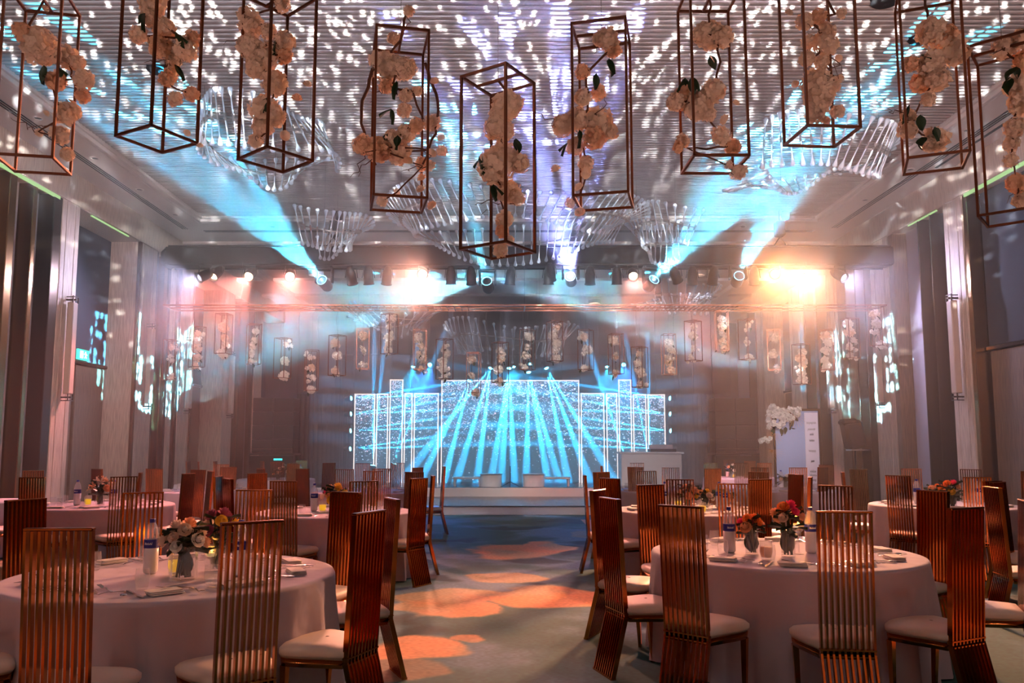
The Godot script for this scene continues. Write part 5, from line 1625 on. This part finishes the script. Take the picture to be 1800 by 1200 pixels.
const BOUQUETS := [
	[1.781, 5.902, "short vase of hot pink and orange roses beside a water bottle", ["petal_orange", "petal_orange", "petal_pink", "petal_orange", "petal_pink", "petal_peach", "petal_peach", "petal_orange"], 0.310, 0.105, 0.175, 0.046, false, 0.044],
	[2.000, 5.782, "taller vase topped by one hot pink rose, beside the stemmed candle", ["petal_pink", "petal_orange", "petal_peach", "petal_pink", "petal_peach", "petal_peach", "petal_cream", "petal_peach"], 0.400, 0.120, 0.200, 0.048, false, 0.044],
	[-1.863, 4.807, "square vase of cream and peach roses at the front of the cream rose table", ["petal_peach", "petal_cream", "petal_blush", "petal_cream", "petal_peach", "petal_cream", "petal_cream", "petal_white", "petal_white", "petal_cream", "petal_blush", "petal_white"], 0.360, 0.135, 0.190, 0.068, true, 0.046],
	[-1.775, 5.131, "vase of mauve blooms and yellow buds behind the front chair slats", ["petal_mauve", "petal_mauve", "petal_mauve", "petal_yellow", "petal_cream", "petal_yellow", "petal_mauve"], 0.400, 0.120, 0.160, 0.048, false, 0.044],
	[-5.279, 10.714, "vase of peach lilies and cream roses between two bottles", ["petal_peach_lily", "petal_cream_lily", "petal_peach", "petal_cream_lily", "petal_peach_lily", "petal_cream", "petal_peach_lily", "petal_cream", "petal_peach", "petal_cream_lily"], 0.385, 0.150, 0.170, 0.055, false, 0.050],
	[-2.053, 9.955, "large bouquet of yellow and peach roses", ["petal_yellow", "petal_peach", "petal_orange", "petal_yellow", "petal_pink", "petal_yellow", "petal_peach", "petal_yellow", "petal_yellow", "petal_cream", "petal_yellow", "petal_yellow"], 0.330, 0.170, 0.120, 0.055, false, 0.055],
	[2.323, 10.227, "dark leafed bouquet of white and peach blooms behind slats", ["petal_cream", "petal_peach", "petal_white", "petal_peach", "petal_cream", "petal_white", "petal_peach"], 0.330, 0.150, 0.160, 0.055, false, 0.050],
	[2.499, 10.134, "bouquet of pale yellow blooms beside the candle tumbler", ["petal_yellow", "petal_peach", "petal_yellow", "petal_cream", "petal_yellow", "petal_white"], 0.270, 0.120, 0.120, 0.050, false, 0.048],
	[2.766, 10.317, "wide bouquet of peach blooms before a folded pink card", ["petal_peach", "petal_cream", "petal_peach", "petal_peach", "petal_cream", "petal_peach"], 0.260, 0.150, 0.120, 0.050, false, 0.045],
	[5.650, 10.320, "vase of orange and pink roses on the orange rose table", ["petal_pink", "petal_orange", "petal_orange", "petal_peach", "petal_orange", "petal_cream", "petal_yellow", "petal_peach"], 0.360, 0.150, 0.170, 0.060, false, 0.050],
	[5.552, 10.514, "loose peach roses lying low beside the orange rose vase", ["petal_orange", "petal_peach", "petal_cream", "petal_orange", "petal_peach"], 0.300, 0.120, 0.120, 0.050, false, 0.045],
	[-5.222, 18.880, "row of pale roses on the dim table along the blue panels", ["petal_cream", "petal_white", "petal_cream", "petal_cream", "petal_peach"], 0.300, 0.150, 0.140, 0.050, false, 0.050],
	[-5.031, 18.992, "dark leafed white bouquet on the dim table before the platform corner", ["petal_white", "petal_white", "petal_cream", "petal_white"], 0.380, 0.190, 0.160, 0.055, false, 0.060],
	[5.561, 19.867, "dark leafed bouquet on the dim table before the stage counter", ["petal_white", "petal_peach", "petal_cream", "petal_white"], 0.360, 0.170, 0.160, 0.055, false, 0.055],
	[5.225, 15.135, "low green and white bouquet before the welcome board", ["petal_white", "petal_cream", "petal_white"], 0.260, 0.150, 0.140, 0.050, false, 0.050]]
const TUMBLERS := [
	[1.789, 5.611, "tumbler filled with orange wax between the two rose vases", 0],
	[-1.980, 4.975, "tumbler holding a yellow candle behind the cream rose vase", 1],
	[-5.391, 10.613, "yellow candle tumbler beside the peach lilies", 1],
	[-2.123, 9.614, "yellow candle tumbler beside the yellow roses", 1],
	[2.288, 9.420, "yellow candle tumbler by the pale yellow blooms", 1],
	[2.181, 10.227, "yellow candle tumbler behind slats by the white blooms", 1],
	[-4.919, 14.907, "yellow candle tumbler on the dim table along the blue panels", 1],
	[5.603, 19.837, "yellow candle tumbler on the dim table before the stage counter", 1]]
const LEFT_SEGS := [["fab", 8.0, 10.2], ["fin", 10.2, 10.4], ["fab", 10.4, 11.2], ["fin", 11.2, 11.4], ["fab", 11.4, 12.2], ["fin", 12.2, 12.4], ["fab", 12.4, 13.05], ["fin", 13.08, 13.28], ["fab", 13.28, 13.74], ["fin", 13.76, 13.88], ["fab", 13.9, 14.35], ["jamb", 14.37, 14.64, 1], ["col", 14.65, 15.27], ["rec", 15.27, 17.85, 2], ["col", 17.86, 18.80], ["trim", 17.84, 17.93], ["jamb", 18.81, 18.87, 1], ["fab", 18.88, 19.27], ["fin", 19.28, 19.48], ["jamb", 19.48, 19.62, 1], ["col", 19.63, 19.96], ["fin", 19.97, 20.15], ["jamb", 20.15, 20.3, 1], ["col", 20.31, 21.12], ["trim", 21.06, 21.12], ["rec", 21.12, 23.55, 2], ["col", 23.55, 24.4], ["fab", 24.4, 24.95], ["fin", 24.96, 25.08], ["fab", 25.1, 25.6], ["jamb", 25.6, 25.72, 1], ["fab", 25.73, 26.3], ["fin", 26.31, 26.42], ["col", 26.43, 27.3], ["rec", 27.3, 29.9, 2]]
const RIGHT_SEGS := [["recd", 7.8, 11.0, 2], ["recd", 11.0, 14.36, 2], ["fin", 14.37, 14.5], ["col", 14.5, 15.12], ["fab", 15.13, 15.6], ["jamb", 15.61, 15.64, 1], ["fab", 15.65, 16.06], ["jamb", 16.07, 16.1, 1], ["fab", 16.11, 17.1], ["jamb", 17.16, 17.36], ["col", 17.37, 18.28], ["fab", 18.29, 18.6], ["jamb", 18.6, 18.63, 1], ["fab", 18.64, 19.1], ["jamb", 19.1, 19.13, 1], ["fab", 19.14, 19.6], ["jamb", 19.65, 20.15], ["col", 20.16, 20.78], ["fab", 20.79, 21.5], ["jamb", 21.5, 21.55, 1], ["fab", 21.56, 22.4], ["jamb", 22.4, 22.46, 1], ["col", 22.47, 23.6], ["rec", 23.6, 26.0, 2], ["col", 26.0, 26.8], ["fab", 26.8, 27.6], ["jamb", 27.6, 27.66, 1], ["fab", 27.67, 28.5], ["fab", 28.5, 29.9]]
